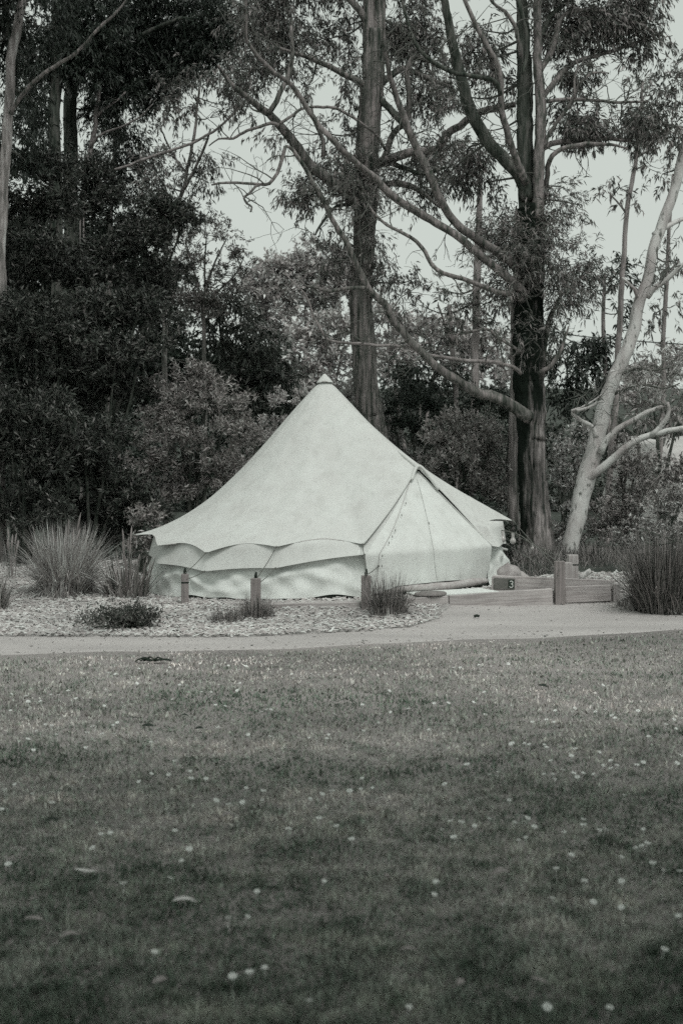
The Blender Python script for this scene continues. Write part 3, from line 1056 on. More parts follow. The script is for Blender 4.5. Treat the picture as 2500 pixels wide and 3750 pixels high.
    d_ = door.modifiers.new('cloth', 'SOLIDIFY'); d_.thickness = 0.004; d_.use_rim = False
    out = np.append(pol(1, AM), 0.0)
    # seam with toggles down the left of the door, a zip up the middle
    seam = [door_pt(0.0 + 0.10 * math.sin(math.pi * min(1, tt * 1.0)) ** 0.7, tt) + out * 0.012 for tt in np.linspace(0.03, 0.985, 40)]
    mb = MB(); mb.tube(seam, 0.004, 5)
    sm = part(mb, 'door_seam', M['hem']); sm.parent = door
    for tt in (0.3, 0.42, 0.52, 0.58, 0.64, 0.72, 0.8):
        i = int((tt - 0.03) / 0.955 * 39)
        mb = MB(); c = seam[i] + out * 0.012 + np.array([0.03, 0, 0])
        mb.tube([c - np.array([0, 0, 0.016]), c, c + np.array([0, 0, 0.016])], [0.004, 0.006, 0.004], 6)
        part(mb, 'toggle', M['rope']).parent = door
    zp_ = [door_pt(0.5, tt) + out * 0.010 for tt in np.linspace(0.1, 0.97, 30)]
    mb = MB(); mb.tube(zp_, 0.003, 5)
    part(mb, 'door_zip', M['canvas']).parent = door
    mb = MB(); c = door_pt(0.5, 0.47) + out * 0.02
    mb.tube([c, c - np.array([0, 0, 0.045])], 0.007, 6)
    part(mb, 'zip_pull', M['rope']).parent = door
    # doubled hem down both flanks of the porch
    i10 = np.argmin(np.abs(azs - A0)); iM = np.argmin(np.abs(azs - AM)); i82 = np.argmin(np.abs(azs - AR))
    for i0, i1, rr in ((i10, iM, 0.008), (iM, i82, 0.008)):
        p = np.array([cv[i, -1] for i in range(i0, i1 + 1)]) + out * 0.004
        mb = MB(); mb.tube(p, rr, 7)
        part(mb, 'porch_hem', M['canvas'])
    p = np.array([iv[i, -1] for i in range(iM, i82 + 1)]) + out * 0.01
    mb = MB(); mb.tube(p, 0.008, 7); part(mb, 'porch_hem', M['canvas'])
    # second seam on the right flank
    p = np.array([cv[i, -1] * 0.94 + cv[i, -4] * 0.06 + np.array([0, 0, 0.006]) + out * 0.006 for i in range(iM + 1, i82 - 1)])
    # padded cap over the porch peak, and the cap at the top
    mb = MB()
    tip = PEAK + out * 0.07
    back = cv[iM, -8]
    side1, side2 = cv[iM - 4, -1], cv[iM + 4, -1]
    mb.tube(catmull([side1 + out * .01 - np.array([0, 0, .02]), tip + np.array([0, 0, 0.01]), side2 + out * .01 - np.array([0, 0, .02])], 0.03), 0.022, 8)
    ridge = [tip - np.array([0, 0, .01])] + [cv[iM, -k] + np.array([0, 0, 0.004]) for k in (1, 2, 4, 6, 8)]
    C_ = catmull(ridge, 0.03)
    mb.tube(C_, np.interp(np.linspace(0, 1, len(C_)), [0, .3, .8, 1], [0.03, 0.034, 0.026, 0.004]), 10)
    part(mb, 'porch_cap', M['canvas'])
    mb = MB()
    th = np.linspace(0, 2 * math.pi, 17)[:-1]
    rings = [(0.0, 2.955), (0.018, 2.948), (0.05, 2.912), (0.085, 2.872), (0.118, 2.832), (0.119, 2.826), (0.10, 2.83)]
    V = []
    for r_, z in rings:
        for a in th:
            V.append((r_ * math.cos(a) * (1 + .05 * math.sin(4 * a)), r_ * math.sin(a), z - 0.012 * (r_ > .15) * math.sin(4 * a)))
    idx = np.arange(len(V)).reshape(len(rings), 16)
    q = np.stack([idx[:-1], idx[1:], np.roll(idx[1:], -1, 1), np.roll(idx[:-1], -1, 1)], -1).reshape(-1, 4)
    mb.add_np(V, q)
    part(mb, 'roof_cap', M['canvas'])
    mb = MB(); mb.tube(catmull([(-0.04, -0.112, 2.832), (0, -0.128, 2.842), (0.04, -0.112, 2.832)], 0.01), 0.006, 5)
    part(mb, 'cap_loop', M['hem'])
    # rolled flap of groundsheet along the door sill
    pts = []; rad = []
    for f in np.linspace(0, 1, 26):
        az = 13 + (57 - 13) * f
        r_ = 2.45 - 0.06 * math.sin(math.pi * f)
        pts.append(np.append(pol(r_, az), 0.065 + 0.01 * math.sin(f * 9)))
        rad.append(0.052 * (0.75 + 0.35 * math.sin(math.pi * f) + 0.1 * math.sin(f * 17)))
    mb = MB(); mb.tube(pts, rad, 12)
    part(mb, 'door_roll', M['slab_roll'])
    mb = MB(); mb.tube(np.array(pts) + np.array([0, 0, -0.045]) + out * 0.01, 0.022, 6)
    part(mb, 'door_sill', M['black'])
    # pale pole end jutting from the right eave
    a_, b_ = W2L(U(1134, 1255, 19.9)), W2L(U(1164, 1263, 20.0))
    mb = MB(); mb.tube([a_, (a_ * .5 + b_ * .5), b_], [0.03, 0.018, 0.016], 8)
    part(mb, 'eave_pole', M['stick'])
    # loops pegging the wall
    for az in (-52, -37, -22, -5, 9):
        c = np.append(pol(2.59, az), 0.03)
        mb = MB(); mb.tube([c + np.array([0, 0, .03]), c + np.append(pol(.06, az), -0.03)], 0.008, 5)
        part(mb, 'peg_loop', M['stick'])
    # guy ropes from cover and eave to the tops of the posts
    def world(p):
        return TR @ np.asarray(p) + np.array(base)
    cover_pt = lambda az: lower(az, 'cover')
    eave_pt = lambda az: lower(az, 'inner')
    ropes = [(cover_pt(-37), U(424, 1318, 17.45)), (eave_pt(-37), U(430, 1330, 17.45)),
             (cover_pt(-14.5), U(592, 1326, 17.1)), (eave_pt(-14.5), U(592, 1342, 17.05)),
             (cover_pt(9.8), U(840, 1320, 16.75)), (eave_pt(9.8), U(841, 1324, 16.75)), (seam[-9], U(841, 1321, 16.75)),
             (cover_pt(82), U(1283, 1312, 17.5)), (cover_pt(106), U(1310, 1292, 18.5)), (eave_pt(82), U(1282, 1322, 17.5)),
             (cover_pt(-84), np.array([-3.9, 19.7, 0.17])), (eave_pt(-84), np.array([-4.1, 19.55, 0.15]))]
    for a_, wpt in ropes:
        b_ = W2L(wpt)
        m_ = (np.asarray(a_) + b_) * 0.5 - np.array([0, 0, 0.01])
        mb = MB(); mb.tube([a_, m_, b_], 0.0055, 5)
        g = part(mb, 'guy_rope', M['rope'])
        mb = MB(); c = np.asarray(a_) + (b_ - a_) * 0.04
        mb.tube([np.asarray(a_), c], [0.014, 0.008], 6)
        part(mb, 'rope_toggle', M['rope']).parent = g
    return root
M['slab_roll'] = simple_mat('rolled_groundsheet', 0.42, 0.5, 0.3, 14, 0.2)
build_tent()

# ------------------------------------------------------------------ timber edging, posts, sign
def board(p0, p1, h, thick, name, root, mat=None, drop=0.0):
    """A plank standing on edge between two points of its top edge."""
    p0, p1 = np.array(p0, float), np.array(p1, float)
    v = p1 - p0; L = np.linalg.norm(v[:2]); a = math.atan2(v[1], v[0]); s = math.atan2(v[2], L)
    c = (p0 + p1) * 0.5 - np.array([0, 0, h * 0.5])
    mb = MB(); mb.box((0, 0, 0), (math.hypot(L, v[2]), thick, h), 0, 0.008)
    V = np.concatenate(mb.v)
    me = mesh_np(name, V, mb.f, mb.s, mat or M['board'])
    o = put(name, me)
    o.rotation_euler = (0, -s, a)
    o.location = Vector(c)
    if root is not None:
        o.parent = root; o.location = Vector(c) - root.location
    return o

def pad_mesh():
    a = np.linspace(0, 2 * math.pi, 60)
    poly = [(-1.75, 17.5), (-0.96, 17.06), (0.29, 16.98), (1.26, 17.27), (3.38, 17.82), (1.95, 18.03), (2.2, 19.2), (2.35, 21.0), (1.6, 22.2), (0, 22.6), (-1.8, 22.1), (-2.6, 21), (-2.7, 19.2)]
    mb = MB()
    top = [(x, y, float(plane_z(x)) - 0.006) for x, y in poly]
    bot = [(x, y, float(plane_z(x)) - 0.25) for x, y in poly]
    n = len(poly)
    mb.add(top + bot, [list(range(n))] + [[i, i + n, (i + 1) % n + n, (i + 1) % n] for i in range(n)])
    o = mb.build('tent_pad', M['path']); tag(o, kind='structure')
pad_mesh()

edging = empty('timber_edging', (1.2, 17.3, 0.05), 'grey timber sleepers edging the raised pad round the tent', 'edging')
zt = lambda x: float(plane_z(x)) + 0.012
board((-0.98, 17.03, zt(-0.98) - 0.015), (0.22, 16.94, zt(0.3) - 0.02), 0.2, 0.045, 'board', edging, None)
board((0.36, 16.95, zt(0.36) - 0.01), (1.29, 17.24, zt(1.29) + 0.0), 0.26, 0.05, 'board', edging)
board((1.30, 17.245, zt(1.30)), (2.60, 17.57, 0.272), 0.215, 0.05, 'board', edging)
board((2.76, 17.63, 0.287), (3.36, 17.78, 0.30), 0.205, 0.05, 'board', edging)
board((2.30, 17.515, 0.045), (3.36, 17.80, 0.088), 0.12, 0.05, 'board', edging)
board((3.41, 17.93, 0.345), (1.92, 18.06, 0.40), 0.26, 0.05, 'board', edging)
mb = MB(); mb.box((0, 0, 0), (0.09, 0.08, 0.36), R(14), 0.008)
o = put('corner_post', mesh_np('corner_post', np.concatenate(mb.v), mb.f, mb.s, M['post_pale'])); o.parent = edging
o.location = Vector((3.43, 17.80, 0.13)) - edging.location

def post(u0, u1, v0, v1, d, label, mat, rz=0.0, band=None, lean=(0, 0), rope_end=True, name='timber_post'):
    w = (u1 - u0) / FU * d; h = (v1 - v0) / FU * d
    c = U((u0 + u1) / 2, v1, d)
    root = empty(name, c, label, 'post', 'timber posts for the guy ropes')
    mb = MB(); mb.box((0, 0, h / 2 - 0.08), (w * 0.94, w * 0.94, h + 0.16), R(rz), 0.007, lean[0], lean[1])
    mb.local('shaft', mat, root, c)
    if band:
        mb = MB(); b = w * 0.5 * 1.02
        s = band[1] / FU * d
        z = (v1 - band[0]) / FU * d
        mb.box((0, 0, z), (w * 0.98, w * 0.98, s), R(rz), 0.004)
        mb.local('band', M['black'], root, c)
    if rope_end:
        mb = MB(); mb.tube([(0, 0, h - 0.01), (0.0, -0.01, h + 0.03), (0.005, -0.01, h + 0.075)], [0.016, 0.020, 0.010], 6)
        mb.local('peg', M['black'], root, c)
    return root
post(416, 434, 1318, 1384, 17.5, 'grey timber post with a black band, left of the tent front', M['post'], 4, (1338, 4.5), rope_end=True)
post(576, 599, 1328, 1392, 17.1, 'grey timber post half hidden by the wispy tussock in front of the tent wall', M['post'], -3)
post(829, 852, 1322, 1409, 16.85, 'grey timber post beside the dark tussock at the corner of the tent door', M['post'], 3)
post(1272, 1296, 1289, 1388, 17.6, 'weathered post standing against the front sleepers of the pad', M['post'], 2, rope_end=False)
post(1302, 1326, 1274, 1338, 18.5, 'pale square post with a black band in front of the leaning gum', M['post_pale'], 2, (1297, 3.5), rope_end=False)
post(1276, 1311, 1292, 1340, 18.3, 'short pale stump post beside the banded post by the leaning gum', M['post_pale'], 8, rope_end=False, name='stump_post')

# sign with the number
def number_sign():
    a = math.atan2(19.36 - 17.88, 2.08 - 3.41)
    c = U(1157, 1341, 17.98)
    root = empty('number_sign', c, 'dark wooden sign board with a white number 3 fixed to the sleeper end', 'sign')
    root.rotation_euler = (R(-3), R(1.2), R(-4))
    W, H = 0.265, 0.14
    mb = MB(); mb.box((0, 0.016, 0), (W + 0.05, 0.03, H + 0.035), 0, 0.005)
    mb.local('backing', M['board'], root).location = (0, 0, 0)
    mb = MB(); mb.box((0, -0.006, 0), (W, 0.018, H), 0, 0.003)
    mb.local('board', M['sign'], root).location = (0, 0, 0)
    mb = MB(); mb.box((0.088, -0.017, 0.0), (0.075, 0.006, 0.105), 0, 0.002)
    mb.local('square', M['sign_dark'], root).location = (0, 0, 0)
    mb = MB()
    pts = []
    for k in range(13):
        an = R(150 - 240 * k / 12)
        pts.append((0.088 + 0.0185 * math.cos(an), -0.022, 0.018 + 0.0185 * math.sin(an)))
    for k in range(13):
        an = R(90 - 245 * k / 12)
        pts.append((0.087 + 0.022 * math.cos(an), -0.022, -0.0225 + 0.022 * math.sin(an)))
    mb.tube(pts, 0.0052, 6)
    mb.local('number', M['white'], root).location = (0, 0, 0)
number_sign()

# mat and grey slab at the door
mb = MB(); mb.box((0, 0, 0), (1.0, 0.62, 0.02), R(16), 0.008)
o = put('door_mat', mesh_np('door_mat', np.concatenate(mb.v), mb.f, mb.s, M['mat'])); o.location = U(1037, 1364, 17.62); o.location.z = float(plane_z(1.4)) + 0.016
o.rotation_euler = (0, -R(1.8), 0)
tag(o, 'white door mat lying on the pad in front of the tent door', 'mat')
mb = MB()
th = np.linspace(0, 2 * math.pi, 25)[:-1]
V = [(0.2 * math.cos(a) * s, 0.16 * math.sin(a) * s, z) for s, z in ((0.0, 0.014), (0.9, 0.014), (1.0, 0.004), (1.0, -0.012)) for a in th]
idx = np.arange(96).reshape(4, 24)
mb.add_np(V, np.stack([idx[:-1], idx[1:], np.roll(idx[1:], -1, 1), np.roll(idx[:-1], -1, 1)], -1).reshape(-1, 4))
o = put('stepping_stone', mesh_np('stepping_stone', np.concatenate(mb.v), mb.f, mb.s, M['slab'], True)); o.location = U(988, 1366, 17.28); o.location.z = float(plane_z(1.07)) + 0.04
o.rotation_euler = (0.05, -R(1.8), 0.2)
tag(o, 'flat grey oval stone lying on the left end of the white mat', 'stone')

def rock(name, u, v, d, r, label, seed):
    r_ = np.random.default_rng(seed)
    th = np.linspace(0, 2 * math.pi, 22)[:-1]; ph = np.linspace(-math.pi / 2, math.pi / 2, 12)
    V = []
    k = r_.uniform(1, 3, 6); q = r_.uniform(0, 6, 6)
    for p in ph:
        for a in th:
            s = 1 + 0.10 * math.sin(k[0] * a // 1 + q[0]) + 0.08 * math.sin(2 * a + q[1] + 3 * p) + 0.07 * math.sin(3 * a + q[2] - 2 * p)
            V.append((r[0] * s * math.cos(a) * math.cos(p), r[1] * s * math.sin(a) * math.cos(p), r[2] * s * math.sin(p)))
    idx = np.arange(len(V)).reshape(12, 21)
    qd = np.stack([idx[:-1], np.roll(idx[:-1], -1, 1), np.roll(idx[1:], -1, 1), idx[1:]], -1).reshape(-1, 4)
    mb = MB(); mb.add_np(V, qd)
    o = put(name, mesh_np(name, np.concatenate(mb.v), mb.f, mb.s, M['rock'], True)); o.location = U(u, v, d)
    tag(o, label, 'rock', 'rocks behind the sign')
rock('boulder', 1166, 1322, 19.0, (0.17, 0.18, 0.15), 'rounded pale boulder beside the tent wall behind the number sign', 3)
rock('boulder', 1192, 1328, 19.3, (0.13, 0.15, 0.09), 'lower pale boulder at the foot of the big dark trunk', 8)
mb = MB(); P_ = catmull([U(1331, 1329, 18.7), U(1343, 1319, 18.7), U(1356, 1311, 18.7)], 0.03)
c0 = P_.mean(0); mb.tube(P_ - c0, 0.038, 10, disp=bark_disp(4, 0.02, 7))
o = put('cut_log', mesh_np('cut_log', np.concatenate(mb.v), mb.f, mb.s, M['bark_pale'], True)); o.location = c0
tag(o, 'short pale cut log lying against the banded post', 'log')
mb = MB()
th = np.linspace(0, 2 * math.pi, 12)
for k in range(1):
    mb.tube(catmull([(-0.03, 0, 0.01), (0, 0.005, 0.02), (0.03, 0, 0.012)], 0.01), 0.016, 7)
o = put('dark_seed_pod', mesh_np('dark_seed_pod', np.concatenate(mb.v), mb.f, mb.s, M['dead_leaf'], True)); o.location = U(1094, 1418, 16.3); o.location.z = float(gz(o.location.x, 16.3)) + 0.018
tag(o, 'small dark gum nut lying on the pale path', 'gum nut')

# festoon lights along the right eave
def festoon():
    pts = [U(1100, 1207, 19.55), U(1128, 1214, 19.4), U(1141, 1217, 19.3), U(1155, 1219, 19.25), U(1176, 1223, 19.1), U(1198, 1232, 18.8), U(1221, 1250, 18.4), U(1250, 1270, 18.0), U(1284, 1292, 17.6)]
    root = empty('string_lights', pts[0], 'string of unlit clear bulbs hanging from the right eave of the tent', 'string lights')
    mb = MB(); mb.tube(catmull(np.array(pts) - pts[0], 0.06), 0.006, 5)
    mb.local('cable', M['rope'], root, pts[0])
    for p in (U(1115, 1214, 19.5), U(1139, 1218, 19.35), U(1154, 1222, 19.25), U(1177, 1226, 19.1), U(1222, 1251, 18.4)):
        small = p[1] < 18.5
        s = 0.55 if small else 1.15
        mb = MB()
        zz = np.array([0.0, -0.035, -0.05, -0.065, -0.085, -0.105, -0.118, -0.122]) * s
        rr = np.array([0.013, 0.014, 0.018, 0.03, 0.038, 0.032, 0.016, 0.002]) * s
        mb.tube([(0, 0, z) for z in zz], rr, 12)
        b = mb.local('bulb', M['bulb'], root, p, smooth=True)
        mb = MB(); mb.tube([(0, 0, 0.012), (0, 0, -0.036 * s)], 0.0165 * s, 8)
        mb.local('socket', M['hem'], b).location = (0, 0, 0)
festoon()
# overhead wire far behind, right
mb = MB()
pl = catmull([U(1235, 757, 42), U(1330, 772, 41), U(1420, 780, 40), U(1568, 791, 38), U(1800, 800, 36)], 1.0)
mb.tube(pl - pl[0], 0.016, 5)
o = put('overhead_wire', mesh_np('overhead_wire', np.concatenate(mb.v), mb.f, mb.s, M['black'])); o.location = pl[0]
tag(o, 'thin dark overhead wire crossing the sky behind the leaning gum', 'wire')

# ------------------------------------------------------------------ trees
# the big dark gum on the right
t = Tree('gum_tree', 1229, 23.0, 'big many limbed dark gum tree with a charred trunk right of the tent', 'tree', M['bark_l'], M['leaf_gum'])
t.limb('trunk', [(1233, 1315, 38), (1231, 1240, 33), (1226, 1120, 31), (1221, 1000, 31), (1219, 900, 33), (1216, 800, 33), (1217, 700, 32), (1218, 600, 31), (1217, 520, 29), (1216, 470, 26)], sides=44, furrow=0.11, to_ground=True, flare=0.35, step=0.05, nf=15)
LB = M['bark_l2']
t.limb('stem', [(1212, 500, 19), (1207, 430, 17), (1205, 330, 17), (1204, 240, 18), (1201, 120, 15), (1195, 0, 12), (1190, -120, 10), (1186, -260, 7)], (0.05, 0.1), sides=26, furrow=0.12, mat=M['bark_dark'], label='dark upright stem')
t.limb('stem', [(1234, 500, 14), (1236, 420, 13), (1237, 300, 13), (1236, 200, 12), (1232, 80, 10), (1228, -40, 9), (1225, -160, 7), (1222, -280, 4)], (-0.1, -0.3), sides=22, furrow=0.08, mat=M['bark_limb'], label='pale upright stem')
LL = M['bark_limb']
t.limb('branch', [(1210, 455, 18), (1199, 415, 17), (1161, 371, 15), (1115, 317, 14.5), (1082, 252, 13.5), (1064, 180, 12.5), (1043, 97, 11), (1021, 11, 9), (1008, -70, 7), (1000, -180, 5)], (0, -0.9), sides=18, mat=M['bark_dark'])
t.limb('branch', [(1205, 420, 9), (1194, 389, 8.5), (1172, 331, 8), (1154, 252, 7.5), (1147, 162, 7), (1107, 90, 6), (1071, 14, 5), (1052, -60, 4)], (-0.2, -1.4), sides=12, mat=LL)
t.limb('branch', [(1149, 220, 5.5), (1140, 196, 5.5), (1118, 183, 5.5), (1070, 176, 5), (1041, 169, 5), (984, 140, 4.5), (955, 108, 4.2), (927, 32, 3.5), (912, -30, 3)], (-1.2, -1.8), mat=M['bark_dark'])
t.limb('branch', [(1192, 640, 10), (1176, 605, 10.5), (1111, 562, 10), (1043, 511, 9.5), (1014, 454, 9.5), (981, 382, 9), (938, 288, 8), (898, 180, 6), (887, 108, 4.5), (880, 40, 3)], (-0.2, -1.6), sides=14, mat=LL)
t.limb('branch', [(1205, 680, 10), (1192, 659, 10), (1154, 630, 9.5), (1097, 583, 9), (1050, 540, 8.5), (970, 493, 9), (898, 443, 8.5), (866, 410, 7.5), (815, 367, 7), (732, 284, 6.5), (675, 202, 5.5), (621, 162, 5), (574, 104, 4.2), (567, 36, 3.4), (566, -40, 2.5)], (-0.3, -1.0, -2.4), sides=14, mat=LL)
t.limb('branch', [(1200, 690, 7), (1187, 680, 6.5), (1140, 666, 6), (1075, 644, 5.5), (1003, 619, 5), (966, 569, 4.5), (927, 536, 4), (876, 508, 3.2), (844, 468, 2.5)], (-0.3, -1.2), mat=LL)
t.limb('branch', [(1212, 958, 15), (1190, 944, 14), (1154, 919, 12.5), (1082, 893, 11.5), (1032, 861, 10.5), (977, 821, 9), (934, 778, 8.5), (898, 735, 8), (880, 699, 8), (848, 667, 7.5), (826, 627, 7), (801, 569, 6.5), (768, 515, 6), (736, 457, 5.5), (707, 403, 5), (675, 349, 4.2), (657, 336, 3.5)], (-0.3, -1.2, -2.2), sides=14, mat=M['bark_mid'])
t.limb('branch', [(838, 660, 5), (800, 661, 4.5), (765, 667, 4), (730, 660, 3.4), (704, 656, 2.5), (685, 640, 1.6)], (-2.2, -2.4), mat=M['bark_mid'])
t.limb('branch', [(657, 338, 4), (650, 365, 4.4), (639, 396, 4), (621, 421, 4), (600, 424, 3.5), (563, 421, 3.2), (520, 419, 3), (486, 425, 2)], (-2.5, -2.8), mat=LL)
t.limb('branch', [(597, 424, 3.4), (588, 430, 3), (570, 446, 2.8), (560, 455, 2.6), (568, 468, 2.4), (579, 477, 2.2), (575, 487, 1.8)], (-2.7, -2.8), mat=LL)
t.limb('branch', [(1195, 858, 4.5), (1183, 850, 4.5), (1140, 836, 4), (1066, 832, 4), (988, 821, 4), (934, 803, 3.6), (826, 793, 3.4), (768, 785, 3.2), (752, 777, 2.8), (725, 728, 2.4), (700, 674, 2), (653, 627, 1.2)], (-0.4, -1.6), mat=M['bark_far'])
t.limb('branch', [(1237, 857, 6), (1252, 850, 5.5), (1269, 839, 5), (1291, 800, 4), (1305, 749, 2)], (-0.3, -0.5), mat=LL)
t.limb('branch', [(1236, 880, 9), (1246, 838, 7), (1255, 771, 6), (1269, 721, 5), (1291, 674, 3)], (0, 0.3), mat=M['bark_dark'])
t.limb('branch', [(1195, 812, 4), (1183, 800, 3.5), (1136, 771, 3.2), (1118, 753, 3), (1080, 758, 2.6), (1050, 767, 2.2), (1050, 796, 1.5)], (-0.3, -0.7), mat=LL)
t.limb('branch', [(1240, 236, 6), (1251, 234, 5), (1320, 230, 4), (1400, 233, 3.5), (1485, 234, 2.5)], (0, 0.5), mat=LL)
t.limb('branch', [(1236, 352, 8), (1248, 342, 7), (1291, 328, 6.5), (1363, 317, 6), (1420, 320, 4.5), (1480, 332, 3)], (0, 0.6), mat=LL)
t.limb('branch', [(1246, 470, 6), (1252, 445, 6), (1257, 400, 6), (1264, 370, 5.8), (1282, 346, 5.5), (1330, 335, 5), (1400, 334, 3.5), (1440, 342, 2)], (0.2, -0.4), mat=LL)
t.limb('branch', [(1243, 225, 7), (1251, 209, 6.5), (1284, 173, 6.5), (1320, 144, 5.5), (1399, 115, 4.5), (1450, 100, 4), (1492, 94, 3)], (-0.1, 0.8), mat=LL)
t.limb('branch', [(1240, 160, 8), (1251, 144, 7), (1273, 101, 6.5), (1287, 43, 6), (1316, 22, 5), (1350, 24, 4), (1392, 25, 2.5)], (-0.2, 0.2), mat=LL)
t.limb('branch', [(1238, 90, 6), (1256, 50, 6), (1285, 15, 5.5), (1330, -30, 5), (1370, -90, 3)], (0, 0.4), mat=M['bark_dark'])
t.limb('branch', [(1248, 340, 4), (1268, 300, 4), (1316, 231, 3.5), (1332, 196, 3), (1362, 170, 2.5), (1398, 168, 1.5)], (-0.2, -0.5), mat=LL)
t.limb('branch', [(1320, 225, 3), (1318, 180, 2.6), (1324, 150, 2.2), (1316, 130, 1.6)], (-0.5, -0.5), mat=LL)
t.limb('branch', [(1196, 130, 5), (1180, 60, 5), (1160, 30, 4.5), (1130, 5, 3.5), (1105, -40, 2.5)], (-0.4, -0.8), mat=LL)
t.limb('branch', [(1200, 170, 4), (1212, 95, 5), (1199, 40, 5), (1185, -20, 4)], (-0.35, -0.4), mat=M['bark_dark'])
t.bare(230, length=(0.3, 1.1))
t.crown([(1145, 500, 48, 40), (1250, 505, 50, 45), (1112, 540, 45, 40), (1290, 430, 36, 45), (1325, 470, 40, 30, 0, .6),
         (1220, 560, 95, 60, -.3), (1190, 610, 70, 60, -.4), (1285, 610, 80, 55, -.3), (1350, 612, 42, 40), (1250, 665, 110, 40, -.3), (1320, 675, 70, 35), (1170, 660, 40, 30), (1235, 722, 60, 40, 0.1, .7),
         (1225, 780, 50, 60, -.4, .5), (1150, 560, 30, 40)], 'epi', dens=0.85)
t.crown([(1330, 60, 100, 60, .5, 1.3), (1300, 130, 65, 50, .6, 1.3), (1430, 55, 70, 45, .6), (1395, 125, 70, 35, .8), (1470, 90, 50, 30, .8, .7), (1420, 20, 70, 30, .5), (1340, 180, 40, 35, .8, .6), (1275, 240, 30, 45, .7, .5), (1520, 70, 30, 25, .8, .3), (1480, 5, 45, 35, .6),
         (1420, 275, 95, 30, .5, 1.3), (1345, 285, 60, 35, .4), (1300, 300, 40, 30, .3, .8), (1480, 300, 45, 30, .7, .7),
         (1115, 130, 55, 50, .6, .7), (1075, 120, 40, 40, .8, .8), (1160, 190, 35, 50, .6, .6), (1050, 220, 50, 40, .8, .5), (1110, 70, 40, 35, .7, .3),
         (1070, 360, 65, 50, .7, .9), (1130, 300, 50, 45, .6, .7), (1030, 400, 50, 40, .8, .6), (1110, 420, 50, 30, .8, .5), (1150, 360, 30, 40, .5, .7),
         (1300, -70, 150, 70, .3), (1130, -90, 120, 60, .3), (1440, -60, 80, 50, .4)], 'gum', name='crown')
t.done()

# second thinner trunk at its left
t = Tree('gum_tree', 1188, 24.4, 'slimmer stringybark trunk close behind the left side of the charred gum', 'tree', M['bark_l2'], M['leaf_gum'])
t.limb('trunk', [(1190, 1316, 15), (1187, 1250, 13), (1183, 1131, 13), (1182, 987, 13), (1184, 879, 13), (1186, 750, 12), (1190, 600, 11), (1192, 480, 9)], sides=30, furrow=0.09, to_ground=True, flare=0.3, nf=13)
t.crown([(1180, 540, 40, 60, 0, .6), (1160, 700, 30, 40, .2, .5)], 'gum')
t.done()

# the stringybark behind the tent
t = Tree('gum_tree', 858, 26.0, 'tall stringybark gum rising straight behind the top of the tent', 'tree', M['bark_mid'], M['leaf_gum'])
t.limb('trunk', [(862, 1060, 34), (856, 960, 30), (846, 860, 27), (842, 780, 26), (841, 680, 25), (845, 600, 25), (849, 500, 25), (852, 420, 26), (856, 320, 26), (858, 220, 26), (859, 120, 25), (860, 70, 24)], sides=40, furrow=0.11, to_ground=True, flare=0.25, step=0.06, nf=17)
t.limb('stem', [(852, 110, 20), (847, 60, 15), (846, 0, 14), (845, -90, 12), (846, -220, 8)], sides=20, furrow=0.09)
t.limb('stem', [(868, 110, 20), (872, 50, 14), (872, -20, 13), (874, -120, 11), (878, -240, 7)], sides=20, furrow=0.09)
t.limb('branch', [(846, 60, 10), (833, 35, 9), (815, 12, 8), (795, -15, 7), (770, -70, 5)], (0, -0.3), sides=12)
LK = M['bark_mid']
t.limb('branch', [(845, 196, 9), (833, 191, 8), (790, 170, 7), (754, 151, 6.5), (714, 133, 5.5), (678, 122, 4), (640, 110, 3)], (0, -0.6), mat=LK)
t.limb('branch', [(842, 492, 15), (826, 479, 14), (783, 436, 13), (718, 378, 12), (675, 324, 11), (628, 270, 9), (600, 250, 8), (567, 223, 6.5), (530, 190, 5), (500, 150, 4)], (-0.2, -1.5), sides=16, mat=LK)
t.limb('branch', [(617, 262, 6), (635, 232, 6), (645, 205, 5.6), (653, 194, 5.5), (668, 155, 5.5), (672, 110, 4.5), (668, 60, 3)], (-1.3, -1.2), mat=LK)
t.limb('branch', [(640, 288, 4.5), (624, 284, 4), (600, 292, 3.6), (567, 302, 3.4), (552, 312, 3.2), (538, 320, 3), (520, 320, 2.6), (502, 322, 2), (480, 335, 1.4)], (-1.3, -1.5), mat=LL)
t.limb('branch', [(640, 284, 3.5), (670, 262, 3.5), (700, 248, 3.2), (740, 244, 3.5), (760, 245, 3.5), (800, 262, 3.5), (835, 285, 3.5), (865, 310, 3.5), (885, 345, 3)], (-1.2, -0.5), mat=LL)
t.limb('branch', [(742, 360, 5), (742, 325, 5), (730, 295, 4.5), (720, 270, 3.5), (715, 240, 2)], (-0.7, -0.9), mat=LK)
t.limb('branch', [(872, 228, 9), (884, 238, 8), (905, 262, 7.5), (923, 281, 7), (935, 300, 6), (941, 322, 4)], (-0.1, -0.5), mat=M['bark_dark'])
t.limb('branch', [(878, 372, 9), (889, 346, 7.5), (902, 310, 7), (915, 292, 6.5), (930, 281, 6.5), (935, 250, 6.5), (934, 216, 6.2), (931, 180, 6), (930, 155, 6), (940, 132, 5.5), (960, 130, 5), (985, 140, 4), (1010, 155, 3)], (0, -0.3), mat=LK)
t.limb('branch', [(872, 372, 11), (896, 364, 10.5), (945, 346, 10), (985, 342, 10), (1006, 335, 9.5), (1020, 318, 9.5), (1035, 299, 9), (1060, 284, 9), (1097, 259, 8.5), (1140, 247, 8), (1183, 240, 6)], (0, -1.2), sides=14, mat=LL)
t.limb('branch', [(876, 190, 9), (884, 184, 8), (905, 168, 8), (923, 158, 7.5), (950, 168, 7), (992, 187, 6.5), (1042, 202, 4)], (0.1, 0.6), mat=LK)
t.limb('branch', [(872, 378, 7), (896, 374, 6), (930, 385, 5.5), (965, 398, 5), (1000, 392, 4), (1025, 384, 3)], (0.1, -0.3), mat=M['bark_dark'])
